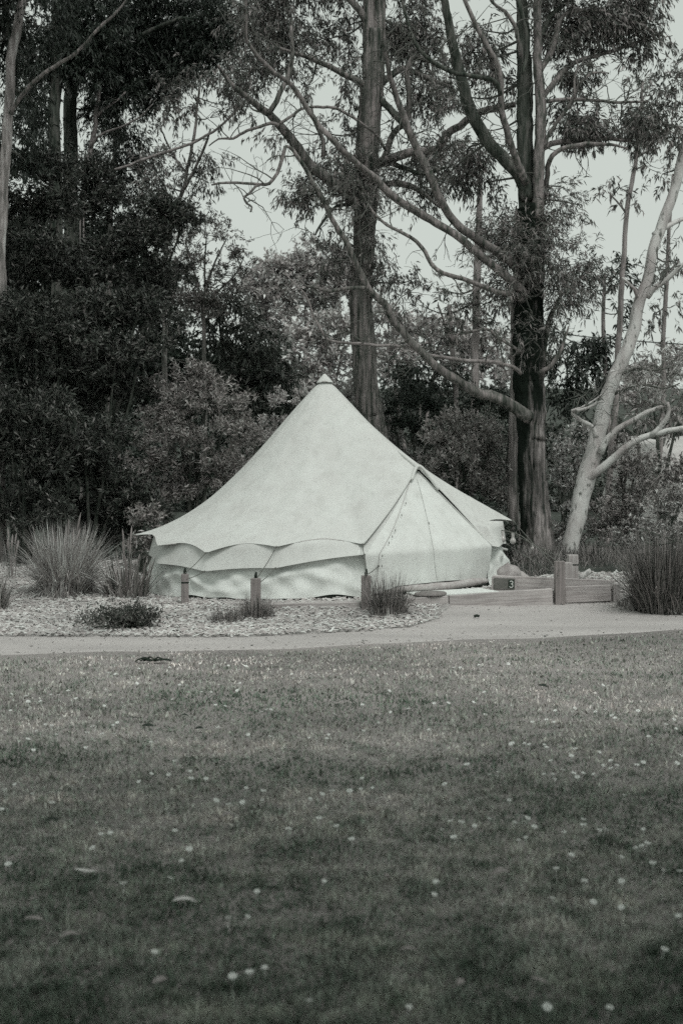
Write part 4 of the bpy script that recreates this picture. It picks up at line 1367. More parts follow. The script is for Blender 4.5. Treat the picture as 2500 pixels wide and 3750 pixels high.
t.limb('branch', [(872, 425, 7), (905, 420, 8), (938, 426, 7), (965, 436, 6), (990, 458, 4), (1010, 478, 2.5)], (0, -0.2), mat=LK)
t.limb('branch', [(840, 475, 5), (800, 470, 4.5), (775, 475, 4), (757, 492, 3.5), (735, 520, 3), (724, 540, 2)], (-0.2, -0.6), mat=M['bark_dark'])
t.bare(150, length=(0.3, 1.0))
t.crown([(590, 55, 90, 75, .4, 1.0), (680, 60, 60, 60, .3, .8), (640, 130, 60, 40, .2, .7), (545, 160, 70, 45, 0, .8), (750, 90, 45, 45, .2, .5), (800, 60, 40, 50, .4, .6), (795, 170, 35, 60, .3, .5),
         (610, 200, 60, 35, 0, .45), (735, 300, 35, 50, .2, .35), (790, 300, 30, 60, .3, .35), (570, 235, 50, 25, 0, .3), (700, 200, 50, 35, 0, .4), (640, 310, 40, 30, 0, .25),
         (735, 452, 62, 42, -.3, .9), (690, 430, 50, 30, -.3, .5), (780, 380, 45, 45, -.2, .9), (800, 430, 45, 50, -.4, 1.2), (770, 530, 45, 40, 0, .4), (800, 590, 60, 40, 0, .4), (730, 550, 35, 30, 0, .25), (860, 560, 25, 70, -.4, .5), (880, 630, 50, 40, 0, .55), (930, 650, 40, 35, 0, .3),
         (930, 60, 60, 60, .5, 1.0), (985, 95, 55, 50, .6, .9), (930, 150, 40, 40, .5, .5), (990, 180, 45, 35, .5, .7), (950, 230, 55, 45, .5, .5), (1010, 240, 40, 35, .5, .5),
         (1000, 345, 65, 40, .3, .9), (960, 400, 50, 35, .3, .6), (1020, 420, 45, 35, .4, .6), (960, 470, 40, 25, .2, .3), (910, 60, 30, 50, .4, .8),
         (700, -60, 140, 60, .3), (920, -70, 120, 60, .3)], 'gum')
t.crown([(862, 380, 34, 55, -.5, .5), (866, 440, 36, 45, -.6, .7), (830, 470, 40, 40, -.5, .8), (880, 405, 25, 40, -.4, .4)], 'epi', name='shoots')
t.done()

# the leaning pale gum
t = Tree('gum_tree', 1302, 22.6, 'pale smooth barked gum leaning to the right at the edge of the clearing', 'tree', M['bark_pale'], M['leaf_grey'])
t.limb('trunk', [(1299, 1330, 22), (1307, 1290, 20), (1312, 1250, 19), (1321, 1203, 19), (1333, 1150, 19.5), (1345, 1106, 21), (1358, 1050, 19), (1374, 987, 18), (1389, 930, 17), (1403, 879, 16), (1424, 830, 15), (1446, 771, 14), (1466, 690, 13), (1485, 627, 12.5), (1507, 540, 12), (1543, 450, 11), (1566, 360, 10), (1592, 260, 9), (1622, 140, 8), (1655, -10, 6)], sides=26, furrow=0.025, to_ground=True, flare=0.12, nf=5)
BP = M['bark_pale']
t.limb('branch', [(1338, 1108, 11), (1358, 1092, 10), (1385, 1072, 9.5), (1417, 1048, 8.5), (1450, 1022, 8), (1489, 1001, 7.5), (1530, 990, 6.5), (1567, 983, 6), (1640, 955, 4)], (0, -0.6), sides=12, mat=BP, furrow=0.02)
t.limb('branch', [(1492, 1000, 7), (1515, 980, 6), (1529, 962, 5.5), (1535, 945, 4.5), (1532, 925, 3.5)], (-0.4, -0.6), mat=BP, furrow=0.02)
t.limb('branch', [(1378, 1040, 9), (1392, 1012, 7.5), (1410, 993, 6.8), (1428, 980, 6.5), (1460, 962, 6), (1489, 947, 5.5), (1518, 936, 4.5), (1535, 930, 3)], (-0.1, -0.5), mat=BP, furrow=0.02)
t.limb('branch', [(1368, 1005, 7), (1362, 988, 5.5), (1350, 974, 5), (1333, 964, 4.8), (1320, 954, 4.6), (1314, 942, 4.2), (1330, 941, 3.4), (1350, 936, 3.2), (1370, 926, 2.8), (1388, 922, 2)], (-0.2, -0.6), mat=BP, furrow=0.02)
t.limb('branch', [(1314, 943, 3), (1335, 937, 2.2), (1362, 922, 2), (1384, 905, 1.5)], (-0.5, -0.3), mat=BP, furrow=0.02)
t.limb('branch', [(1484, 680, 8), (1495, 667, 6.5), (1518, 649, 6), (1545, 628, 5.5), (1567, 608, 5), (1620, 570, 3)], (0, -0.3), mat=BP, furrow=0.02)
t.limb('branch', [(1500, 540, 8), (1530, 520, 6), (1560, 505, 5), (1610, 480, 3)], (0, 0.2), mat=BP, furrow=0.02)
t.limb('branch', [(1464, 690, 5), (1460, 677, 4.2), (1449, 658, 3.8), (1428, 638, 2.8)], (0, -0.2), mat=BP, furrow=0.02)
t.limb('branch', [(1412, 905, 4), (1440, 892, 3), (1480, 886, 2.6), (1520, 892, 2), (1560, 880, 1.5)], (0, -0.3), mat=M['twig'])
t.limb('branch', [(1424, 860, 4), (1460, 845, 3), (1500, 850, 2.2), (1550, 842, 1.5)], (0, -0.3), mat=M['twig'])
t.bare(45, length=(0.3, 0.8))
t.crown([(1470, 862, 50, 16, 0, .9), (1530, 868, 55, 18, 0, .9), (1500, 840, 50, 14, .1, .8), (1545, 828, 40, 18, 0, .8), (1480, 890, 40, 12, -.1, .6), (1560, 900, 40, 16, -.2, .7)], 'pine', leaf=M['leaf_grey'], name='foliage')
t.crown([(1545, 225, 45, 40, 0, .6), (1500, 275, 40, 30, 0, .45), (1560, 290, 40, 40, 0, .6), (1530, 320, 40, 25, 0, .5), (1540, 600, 35, 40, .2, .4), (1520, 400, 40, 30, .3, .35), (1570, 180, 50, 60, 0, .4)], 'gum', leaf=M['leaf_gum'])
t.done()

# slender distant stems on the right
def slender(base_u, d, pts, crowns, label, bark='bark_far', kind='gumfar', leaf='leaf_gum', limbs=(), name='gum_tree', dens=0.55):
    t = Tree(name, base_u, d, label, 'tree', M[bark], M[leaf], group=None)
    t.limb('trunk', pts, sides=14, furrow=0.04, to_ground=True, step=0.15)
    for l in limbs:
        t.limb('branch', l, (0, -0.3), sides=7, step=0.15)
    if crowns:
        t.crown(crowns, kind, dens=dens)
    t.done()
slender(1392, 30, [(1392, 1200, 7), (1396, 1100, 7), (1406, 987, 7), (1415, 860, 6.5), (1418, 760, 6.5), (1422, 663, 6.5), (1429, 580, 6), (1436, 486, 5.5), (1448, 420, 5), (1460, 360, 4.5), (1470, 270, 3.5), (1475, 190, 2.5)],
        [(1470, 185, 45, 28), (1462, 235, 40, 25), (1420, 430, 45, 22), (1455, 455, 35, 20), (1500, 270, 40, 30), (1440, 330, 30, 20)], 'slender straight trunk left of the leaning gum reaching into the sky',
        limbs=([(1460, 362, 3), (1490, 345, 2.5), (1515, 338, 1.5)], [(1436, 486, 2.5), (1415, 460, 2), (1395, 440, 1.2)]))
slender(1400, 32, [(1400, 1100, 5), (1390, 860, 5), (1385, 720, 4.5), (1388, 630, 3)],
        [(1365, 690, 50, 38, 0, 1.7), (1400, 640, 48, 38, 0, 1.6), (1340, 790, 52, 45, 0, 1.5), (1350, 860, 60, 45, 0, 1.6), (1300, 830, 40, 50, 0, 1.3), (1390, 770, 40, 40, 0, 1), (1310, 910, 50, 40, 0, 1.5), (1280, 770, 35, 35, 0, .9), (1420, 720, 30, 40, 0, 1.2)], 'dark leafy gum between the charred gum and the leaning pale gum', leaf='leaf_gum_dark', dens=0.9)
slender(1521, 36, [(1512, 1050, 5), (1518, 930, 5), (1521, 800, 5), (1524, 690, 5), (1530, 600, 4.5), (1536, 500, 4), (1545, 400, 3)],
        [(1500, 610, 30, 25, 0, .5), (1550, 700, 30, 35, 0, .6), (1490, 705, 35, 28, 0, .8), (1505, 790, 35, 20, 0, .9)], 'thin grey trunk seen right of the leaning pale gum')
slender(1092, 34, [(1090, 1010, 9), (1091, 900, 9), (1093, 780, 9), (1095, 680, 9), (1097, 590, 8.5), (1100, 480, 7), (1102, 400, 5)],
        [(1035, 700, 55, 42, 0, 1.0), (1075, 735, 50, 38, 0, 1.1), (1130, 690, 40, 38, 0, 1.1), (1000, 660, 40, 30, 0, .5), (1150, 740, 35, 40, 0, 1.1), (1020, 760, 40, 30, 0, .8), (1110, 640, 35, 30, 0, .6), (960, 700, 45, 35, 0, .5)], 'grey distant trunk just left of the charred gum')
slender(1040, 35, [(1045, 1000, 6), (1042, 900, 6), (1038, 830, 6), (1036, 770, 5.5), (1030, 700, 4)],
        [(985, 870, 50, 40, 0, 1.2), (1030, 900, 45, 40, 0, 1.2), (950, 850, 40, 35, 0, 1.0), (1070, 870, 40, 40, 0, 1.1), (915, 900, 45, 40, 0, 1.2)], 'short pale forked trunk among dark leaves right of the stringybark', leaf='leaf_gum_dark', dens=0.8,
        limbs=([(1038, 800, 4), (1050, 770, 3), (1075, 760, 2)], [(1037, 790, 4), (1020, 740, 3), (1005, 700, 2)]))

# unseen gum, added behind the camera to darken the near lawn
t = Tree('gum_tree', 784, 1.0, 'unseen spreading gum added behind the viewer to shade the near lawn', 'tree', M['bark_mid'], M['leaf_gum'])
t.base = np.array([2.2, -3.2, -0.05]); t.root.location = t.base; t.d = 1.0
mb = MB(); mb.tube(catmull([(2.2, -3.2, -0.1), (2.1, -3.1, 2.0), (1.6, -2.6, 4.0), (0.8, -1.8, 6.2)], 0.2), np.linspace(0.28, 0.12, len(catmull([(2.2, -3.2, -0.1), (2.1, -3.1, 2.0), (1.6, -2.6, 4.0), (0.8, -1.8, 6.2)], 0.2))), 14)
mb.build('trunk', M['bark_mid'], t.root, t.base, smooth=True)
cl = []
for i in range(60):
    cl.append((np.array([random.uniform(-5.5, 5.5), random.uniform(-5.0, 4.4), random.uniform(5.0, 6.8)]), (1.25, 1.2, 0.6), 240))
V, _ = foliage(cl, 'gumfar')
leaves_object('crown', V, M['leaf_gum'], t.root, t.base)

# left: the tall trees against the sky
t = Tree('gum_tree', 8, 22.5, 'tall gum with a pale streaked trunk at the left edge of the picture', 'tree', M['bark_streaked'], M['leaf_gum_dark'])
t.limb('trunk', [(4, 900, 13), (6, 700, 13), (8, 600, 13), (12, 480, 12), (17, 380, 12), (23, 270, 11.5), (27, 180, 11), (30, 120, 11), (42, 40, 10), (60, -40, 9), (80, -160, 6)], sides=24, furrow=0.06, to_ground=True)
t.limb('branch', [(24, 262, 5.5), (40, 232, 5), (68, 198, 5), (105, 168, 4.6), (144, 144, 4.4), (175, 122, 4), (202, 97, 3.8), (225, 70, 3.4), (250, 45, 3), (280, 15, 2.5), (310, -30, 2)], (-0.2, -0.9), mat=M['bark_limb'])
t.limb('branch', [(28, 130, 7), (20, 60, 6), (8, 0, 5), (-10, -80, 4)], (0, 0.3), mat=M['bark_dark'])
t.crown([(30, 40, 60, 50, .4), (90, 60, 60, 50, .4), (60, 130, 40, 50, .5, .6), (-30, 100, 60, 90, .5), (70, 220, 45, 45, .6, .5), (50, 300, 40, 50, .6, .6), (-20, 330, 50, 80, .6), (60, 370, 40, 40, .6, .5), (80, -60, 130, 60, 0)], 'gum')
cl = [(np.array([random.uniform(-11.5, -3.2), yy_, 1.6 + 0.345 * yy_ + random.uniform(1.6, 3.4)]), (1.5, 1.5, 0.9), 170) for yy_ in rng.uniform(14.5, 24, 20)]  # unseen foliage added overhead to shade the bushes at left
V, _ = foliage(cl, 'gumfar')
leaves_object('added_shade_crown', V, M['leaf_gum_dark'], t.root, t.base)
t.done()
t = Tree('gum_tree', 130, 27, 'black trunked gum with dense dark foliage, left of two dark trunks at upper left', 'tree', M['bark_dark'], M['leaf_gum_dark'], twig=M['twig_dark'])
t.limb('trunk', [(132, 900, 16), (132, 600, 15), (131, 350, 14), (132, 150, 13), (133, 0, 12), (135, -160, 9)], sides=22, furrow=0.08, to_ground=True, step=0.15)
t.crown([(110, 110, 80, 70, .2, 1.4), (200, 60, 90, 70, .2, 1.5), (120, 30, 80, 50, .1, 1.2), (90, 270, 55, 70, .3, .9), (110, 350, 50, 45, .3, .9), (190, 160, 60, 60, .3, 1.4), (60, 190, 45, 45, .3, .8), (160, -60, 150, 60, 0, 1)], 'gum')
t.done()
t = Tree('gum_tree', 165, 28.5, 'black trunked gum, right of two dark trunks at upper left, under a heavy dark crown', 'tree', M['bark_dark'], M['leaf_gum_dark'], twig=M['twig_dark'])
t.limb('trunk', [(166, 900, 17), (165, 600, 16), (164, 400, 16), (163, 250, 15), (165, 100, 13), (170, -40, 11), (176, -180, 8)], sides=22, furrow=0.08, to_ground=True, step=0.15)
t.limb('branch', [(166, 200, 8), (210, 150, 7), (270, 110, 6), (350, 70, 5), (420, 40, 4)], (0, -0.6), mat=M['bark_dark'])
t.limb('branch', [(168, 120, 7), (230, 60, 6), (300, 20, 5), (370, -20, 4)], (0, -0.2), mat=M['bark_dark'])
t.crown([(290, 90, 100, 75, 0, 1.6), (370, 60, 90, 70, 0, 1.6), (330, 170, 80, 55, 0, 1.5), (260, 200, 70, 50, 0, 1.4), (410, 130, 70, 50, 0, 1.2), (450, 60, 80, 70, 0, 1.2), (520, 40, 70, 60, 0, 1.0), (500, 110, 60, 45, 0, .9), (240, 260, 45, 35, .2, .9), (300, 235, 45, 28, 0, .9), (380, 205, 40, 25, 0, .6), (470, 170, 50, 25, 0, .5), (330, -60, 220, 70, 0, 1.0)], 'gum')
t.done()
t = Tree('gum_tree', 205, 27.5, 'crooked pale slim gum showing in the gap below the dark crown at left', 'tree', M['bark_far'], M['leaf_gum_dark'])
t.limb('trunk', [(190, 560, 6), (198, 430, 6), (205, 370, 5.5), (211, 330, 5.5), (216, 306, 5.5), (221, 285, 5), (219, 265, 5), (225, 232, 4.5), (228, 190, 4)], sides=14, furrow=0.03, to_ground=True)
t.limb('branch', [(208, 340, 4), (223, 317, 3.2), (245, 302, 3), (274, 292, 2.6), (300, 280, 2.4), (324, 266, 2), (350, 240, 1.6)], (0, -0.4))
t.limb('branch', [(221, 270, 3.5), (240, 250, 3), (265, 235, 2.5), (290, 210, 2)], (0, 0.2))
t.crown([(195, 270, 25, 50, .4, .6), (245, 300, 30, 30, .3, .5), (230, 360, 30, 40, .4, .6), (270, 230, 45, 25, 0, .6)], 'gum')
t.done()
t = Tree('gum_tree', 258, 29.5, 'slim dark upright gum in front of the pale gap at left', 'tree', M['bark_mid'], M['leaf_gum_dark'])
t.limb('trunk', [(256, 800, 6), (257, 504, 5.5), (259, 430, 5), (261, 360, 5), (264, 300, 4.6), (267, 255, 4), (272, 200, 3)], sides=12, furrow=0.04, to_ground=True)
t.crown([(300, 320, 38, 35, 0, .9), (290, 380, 40, 35, 0, .9), (320, 390, 35, 30, 0, .8), (275, 430, 35, 30, 0, .7), (330, 450, 30, 35, 0, .6), (285, 290, 25, 25, 0, .6)], 'gum')
t.done()
t = Tree('gum_tree', 400, 27.0, 'sparse airy young gum leaning right in front of the bright sky gap', 'tree', M['bark_mid'], M['leaf_gum'])
t.limb('trunk', [(385, 700, 6), (394, 520, 5), (410, 470, 5), (425, 432, 4.6), (432, 390, 4), (440, 350, 3.8), (446, 300, 3.4), (450, 250, 3), (458, 200, 2.4)], sides=10, furrow=0.03, to_ground=True)
t.limb('branch', [(424, 435, 3.6), (440, 400, 3.4), (455, 372, 3.2), (468, 342, 3), (476, 318, 2.6), (484, 296, 2)], (0, -0.3))
t.limb('branch', [(238, 396, 3), (280, 386, 3.2), (342, 364, 3.4), (395, 343, 3.4), (443, 324, 3.2), (475, 308, 3), (504, 292, 2.8), (535, 262, 2.4), (562, 232, 2)], (-0.6, -1.0), mat=M['bark_far'])
t.limb('branch', [(430, 400, 2.6), (405, 370, 2.4), (385, 330, 2), (370, 290, 1.5)], (0, 0.2))
t.bare(20, length=(0.3, 0.7))
t.crown([(460, 230, 40, 40, 0, .35), (480, 270, 40, 35, 0, .3), (420, 330, 50, 35, 0, .3), (390, 250, 45, 30, 0, .45), (470, 350, 45, 35, 0, .35), (440, 400, 40, 35, 0, .3), (370, 420, 45, 40, 0, .7), (480, 420, 35, 25, 0, .25), (350, 350, 40, 35, 0, .5), (410, 180, 45, 35, 0, .5), (510, 240, 35, 25, 0, .25)], 'gum')
t.done()

# ------------------------------------------------------------------ dense bushes behind and left of the tent
def bush(base_u, d, clumps, label, leaf='leaf_wattle', kind='wattle', dens=1.0, name='wattle_tree', cat='bush', stems=5, twig='twig_dark', flat=0.8, group=None, crown_name='foliage'):
    t = Tree(name, base_u, d, label, cat, M['bark_dark' if 'dark' in twig else 'bark_mid'], M[leaf], twig=M[twig], group=group)
    tops = sorted(clumps, key=lambda c: c[1])[:max(2, stems)]
    for c in tops[:stems]:
        b0 = (base_u + random.uniform(-14, 14), 1104 + (CAM_H - t.base[2]) * FU / d - 4, 6)
        mid = ((b0[0] * .6 + c[0] * .4) + random.uniform(-15, 15), (b0[1] + c[1]) / 2, 4.5)
        t.limb('stem', [b0, mid, (c[0], c[1], 2)], (0, c[4] if len(c) > 4 else 0), sides=7, step=0.25, furrow=0.03)
    t.crown(clumps, kind, dens=dens, flat=flat, name=crown_name)
    t.done()

bush(60, 24.0, [(90, 430, 75, 55), (40, 500, 70, 55), (150, 410, 50, 40), (120, 490, 70, 45), (60, 600, 110, 60, -.3), (140, 640, 90, 55), (20, 680, 80, 50, -.3), (-60, 560, 90, 110)], 'dark wattle with feathery top below the pale trunk at the left edge', dens=1.1, cat='tree')
bush(200, 25.0, [(215, 430, 60, 55), (250, 490, 55, 50), (190, 480, 60, 50), (300, 590, 80, 60), (240, 620, 85, 55, -.2), (320, 530, 70, 45), (350, 640, 75, 60), (390, 480, 70, 45), (420, 520, 60, 45)], 'dark rounded wattle whose top meets the pale gap at upper left', dens=1.1, cat='tree')
bush(70, 22.8, [(90, 745, 110, 55, -.6), (30, 790, 80, 60, -.5), (150, 790, 90, 45, -.3), (60, 860, 110, 60, -.2), (-50, 760, 80, 90), (160, 860, 80, 50, .2)], 'broad dark wattle with a sunlit shelf of leaves at the left edge', dens=1.15, cat='tree')
bush(230, 23.6, [(265, 830, 75, 42, -.5), (320, 815, 48, 38, -.4), (220, 860, 60, 40, -.2), (250, 730, 90, 60, .2), (340, 740, 70, 60, .3), (190, 740, 60, 50, .2), (290, 900, 70, 45, .2), (190, 930, 70, 50, .2)], 'dark wattle with pale tipped leaves left of the rounded bush', dens=1.15, cat='tree')
bush(60, 22.0, [(30, 945, 75, 45, -.5), (100, 980, 90, 55, 0), (20, 1060, 80, 70, -.2), (110, 1090, 90, 60, .1), (60, 1180, 110, 70, .1), (-60, 1000, 80, 120), (120, 1200, 60, 40, -.5)], 'black dense shrub behind the tall seed heads at the left edge', dens=1.2)
bush(210, 22.6, [(195, 1025, 65, 38, -.5), (260, 1000, 50, 35, -.3), (220, 1090, 90, 60, 0), (270, 1150, 80, 60, .1), (180, 1180, 90, 60, .2), (330, 1200, 70, 60, .2), (240, 1230, 100, 50, .2)], 'dense dark shrub behind the big pale tussock', dens=1.2)
bush(440, 24.0, [(440, 862, 45, 35, -.3), (480, 890, 60, 45, -.2), (400, 905, 60, 45, -.3), (450, 940, 85, 50, -.5), (530, 930, 50, 50, -.2), (380, 980, 65, 55, -.4), (470, 1010, 90, 55, -.5), (545, 1000, 45, 55), (360, 1060, 70, 60, -.3), (450, 1090, 100, 60, -.3), (540, 1080, 50, 50), (380, 1140, 80, 50, -.2), (300, 1085, 45, 40, -.5)], 'rounded grey leaved bush rising behind the left slope of the tent', leaf='leaf_shrub', kind='shrub', dens=0.95, name='round_bush')
bush(330, 21.3, [(335, 1195, 32, 28), (310, 1225, 30, 30), (350, 1235, 28, 30), (330, 1260, 40, 28), (360, 1205, 20, 20)], 'small grey bush close behind the left eave of the tent', leaf='leaf_shrub', kind='shrub', dens=0.9, name='small_bush', stems=3)
t = Tree('airy_tree', 470, 30, 'airy fine leaved tree with sky showing through at the left gap', 'tree', M['bark_mid'], M['leaf_airy'])
t.limb('trunk', [(470, 1000, 6), (470, 850, 5), (468, 760, 4.5), (466, 700, 4)], sides=9, to_ground=True, step=0.2)
for pts_ in ([(466, 702, 3.2), (450, 650, 2.6), (440, 600, 2), (425, 550, 1.2)], [(466, 702, 3.2), (478, 650, 2.8), (495, 600, 2.2), (520, 550, 1.3)], [(467, 715, 3), (500, 670, 2.4), (540, 630, 1.8), (560, 590, 1.1)], [(472, 660, 2.4), (470, 600, 2), (475, 540, 1.2)]):
    t.limb('branch', pts_, (0, random.uniform(-.4, .4)), sides=6, step=0.15)
t.crown([(440, 560, 55, 45, 0, .5), (500, 545, 60, 45, 0, .5), (545, 590, 42, 48, 0, .55), (470, 620, 60, 45, 0, .5), (535, 640, 48, 40, 0, .65), (430, 690, 65, 50, 0, 1.1), (500, 700, 70, 45, 0, 1.0), (410, 620, 45, 50, 0, .9), (470, 500, 40, 25, 0, .4)], 'shrub', dens=0.75, name='crown')
t.done()
bush(560, 31, [(520, 740, 60, 50), (585, 800, 60, 50), (530, 820, 70, 55), (620, 860, 60, 50), (580, 900, 80, 60), (640, 930, 50, 50), (500, 700, 55, 45), (610, 950, 60, 50)], 'dark mid green tree above the left slope of the tent', leaf='leaf_wood', kind='gumfar', dens=1.6, name='dense_tree', cat='tree')
bush(590, 25.5, [(600, 1010, 35, 35), (630, 980, 40, 35), (580, 1050, 35, 35), (560, 1100, 50, 40), (650, 940, 30, 30), (640, 1040, 50, 50), (690, 920, 28, 30)], 'pale grey bushy growth hugging the left slope of the tent', leaf='leaf_pale', kind='shrub', dens=0.8, name='pale_bush')
for bu, d, cl, lab in (
    (700, 46, [(705, 600, 75, 38), (640, 632, 65, 40), (585, 655, 45, 35), (820, 650, 50, 60), (600, 760, 60, 50), (660, 770, 60, 50), (650, 640, 70, 45), (740, 640, 80, 50), (790, 620, 60, 50), (590, 680, 60, 45), (680, 700, 100, 50), (780, 700, 80, 50), (610, 720, 60, 40)], 'wide pale dome shaped tree crown far behind the tent'),
    (745, 38, [(740, 765, 60, 40), (700, 790, 60, 40), (790, 780, 45, 40), (690, 850, 60, 40), (760, 840, 70, 45), (810, 860, 40, 40), (730, 900, 70, 40)], 'pale billowing tree directly behind the tent top'),
    (950, 44, [(950, 765, 60, 40), (1010, 770, 60, 40), (1075, 790, 50, 40), (1120, 810, 50, 45), (1150, 860, 40, 50), (1060, 860, 70, 45), (890, 740, 40, 40), (900, 790, 50, 40), (960, 830, 90, 45), (1050, 810, 50, 40), (910, 860, 60, 45)], 'pale hazy tree right of the stringybark far behind'),
):
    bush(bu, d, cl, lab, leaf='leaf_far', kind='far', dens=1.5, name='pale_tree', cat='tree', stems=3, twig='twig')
bush(800, 27, [(800, 900, 40, 35), (770, 930, 40, 35), (820, 950, 50, 40), (880, 960, 45, 40), (900, 1010, 50, 40), (860, 1030, 60, 45), (930, 1050, 50, 40)], 'pale leafy shrub filling the space behind the right slope of the tent', leaf='leaf_pale', kind='shrub', dens=0.75, name='pale_bush')
bush(960, 26.5, [(940, 930, 55, 45), (1000, 940, 50, 40), (900, 960, 40, 40), (960, 990, 60, 45), (1040, 960, 50, 50), (1100, 930, 50, 45), (1150, 960, 40, 60)], 'dark leafy shrub behind the tent porch', leaf='leaf_gum_dark', kind='shrub', dens=0.9, name='dark_bush')
bush(1060, 24.6, [(1045, 975, 50, 40, -.2), (1010, 1020, 55, 45, -.2), (1090, 1010, 60, 45, -.2), (1130, 1000, 35, 40), (1060, 1060, 80, 50, -.3), (1000, 1075, 50, 40), (1120, 1080, 50, 50), (1070, 1130, 80, 50), (1130, 1150, 40, 60), (1150, 1060, 25, 45)], 'rounded bush with upright grey leaf clusters right of the tent porch', leaf='leaf_shrub', kind='shrub', dens=0.9, name='round_bush')
bush(1150, 22.2, [(1140, 1200, 30, 35), (1165, 1240, 22, 35), (1140, 1265, 28, 30), (1110, 1175, 30, 25), (1165, 1290, 18, 20)], 'small dark bush behind the string of bulbs', leaf='leaf_gum_dark', kind='shrub', dens=0.9, name='small_bush', stems=3)
bush(1300, 27, [(1290, 1030, 40, 50), (1320, 1090, 45, 50), (1280, 1120, 40, 50), (1300, 1190, 50, 50), (1270, 1230, 35, 50), (1330, 1010, 40, 40), (1340, 1240, 40, 50), (1290, 1280, 50, 40)], 'grey scrub filling the gap between the charred gum and the leaning gum', leaf='leaf_grey', kind='shrub', dens=0.6, name='scrub_bush')
bush(1450, 26.5, [(1455, 1095, 60, 48), (1415, 1160, 60, 50), (1480, 1150, 70, 50), (1400, 1210, 60, 45), (1460, 1215, 70, 45), (1420, 1090, 40, 40), (1440, 1040, 40, 40, .3)], 'rounded grey bush right of the leaning gum', leaf='leaf_shrub', kind='shrub', dens=0.8, name='round_bush')
bush(1530, 24.6, [(1525, 1180, 50, 35), (1560, 1160, 50, 45), (1490, 1220, 55, 38), (1540, 1230, 60, 40), (1600, 1200, 60, 70), (1420, 1250, 50, 28)], 'dense grey bush at the right edge above the big reed clump', leaf='leaf_grey', kind='shrub', dens=0.8, name='dense_bush')
bush(1530, 34, [(1540, 1088, 50, 40), (1500, 1085, 40, 35), (1590, 1100, 60, 50), (1560, 950, 60, 40), (1500, 930, 50, 40)], 'distant dark bush behind the forked pale branches at the right edge', leaf='leaf_shrub', kind='gumfar', dens=1.3, name='dense_bush')
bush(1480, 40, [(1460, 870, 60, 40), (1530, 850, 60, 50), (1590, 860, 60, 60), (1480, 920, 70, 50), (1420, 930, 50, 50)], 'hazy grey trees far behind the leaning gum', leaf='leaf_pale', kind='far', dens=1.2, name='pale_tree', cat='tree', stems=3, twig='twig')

# open pale slope glimpsed through the trees at the far right
us = np.linspace(1440, 1980, 28)
rows = [(36.0, None), (37.8, 1040), (41.0, 1024), (45.0, 1006), (49.0, None)]
Vx, Vy, Vz = [], [], []
for d_, v_ in rows:
    zz = -0.3 if v_ is None else CAM_H + (1104 - v_) / FU * d_
    taper = sstep(1440, 1500, us) * (1 - sstep(1900, 1980, us))
    Vx.append((us - 784) / FU * 40.0 + 0 * us); Vy.append(np.full(len(us), d_)); Vz.append((zz + 0.3) * taper - 0.3 + 0.06 * np.sin(us * 0.05))
M['pale_field'] = simple_mat('dry_grass_slope', 0.52, 0.9, 0.6, 3.0, 0.15)
tag(put('grassy_hill', grid_mesh('grassy_hill', np.array(Vx), np.array(Vy), np.array(Vz), M['pale_field'])), kind='structure')

# the wood closing the view behind everything
def woodland(name, lo, hi, mat):
    cl = []
    for uu in range(lo, hi, 60):
        for vv, d in ((1010, 52), (1080, 50), (1150, 48)):
            cl.append((U(uu + random.uniform(-20, 20), vv + random.uniform(-15, 15), d), (1.1, 1.2, 0.9), 75))
        if uu < 640:
            for vv in ((640, 730, 820, 920) if uu < 400 else (850, 930)):
                d = 40
                cl.append((U(uu + random.uniform(-20, 20), vv + random.uniform(-15, 15), d), (0.9, 1.2, 0.9), 150))
        elif uu < 1240:
            cl.append((U(uu + random.uniform(-20, 20), 930, 53), (1.1, 1.2, 0.9), 75))
        if uu < 330:
            cl.append((U(uu + random.uniform(-20, 20), 560, 40), (0.9, 1.2, 0.9), 80))
    V, _ = foliage(cl, 'far')
    n = len(V) // 4
    put(name, mesh_np(name, V, np.arange(n * 4), np.full(n, 4), M[mat]), stuff=True)
woodland('dark_woodland', -240, 620, 'leaf_gum_dark')
woodland('distant_woodland', 620, 1860, 'leaf_wood')

def undergrowth(n):
    x = rng.uniform(1.4, 9.0, n); y = rng.uniform(19.6, 27.0, n)
    keep = (y > 19.9 + 0.5 * np.sin(x * 2.1)) & (np.hypot(x - TENT_C[0], y - TENT_C[1]) > 2.7)
    x, y = x[keep], y[keep]; m = len(x)
    c = np.stack([x, y, gz(x, y) - 0.02], 1)
    d = unit(np.stack([rng.normal(size=m) * 0.45, rng.normal(size=m) * 0.45, np.ones(m)], 1))
    hgt = 0.10 + 0.30 * vnoise(np.stack([x * 1.5, y * 1.5, 0 * x], 1)) ** 1.5
    V = leaf_quads(c, d, hgt * rng.uniform(0.5, 1.2, m), rng.uniform(0.006, 0.014, m), 0.1)
    put('undergrowth', mesh_np('undergrowth', V, np.arange(m * 4), np.full(m, 4), M['tuss_dark']), stuff=True)
undergrowth(26000)

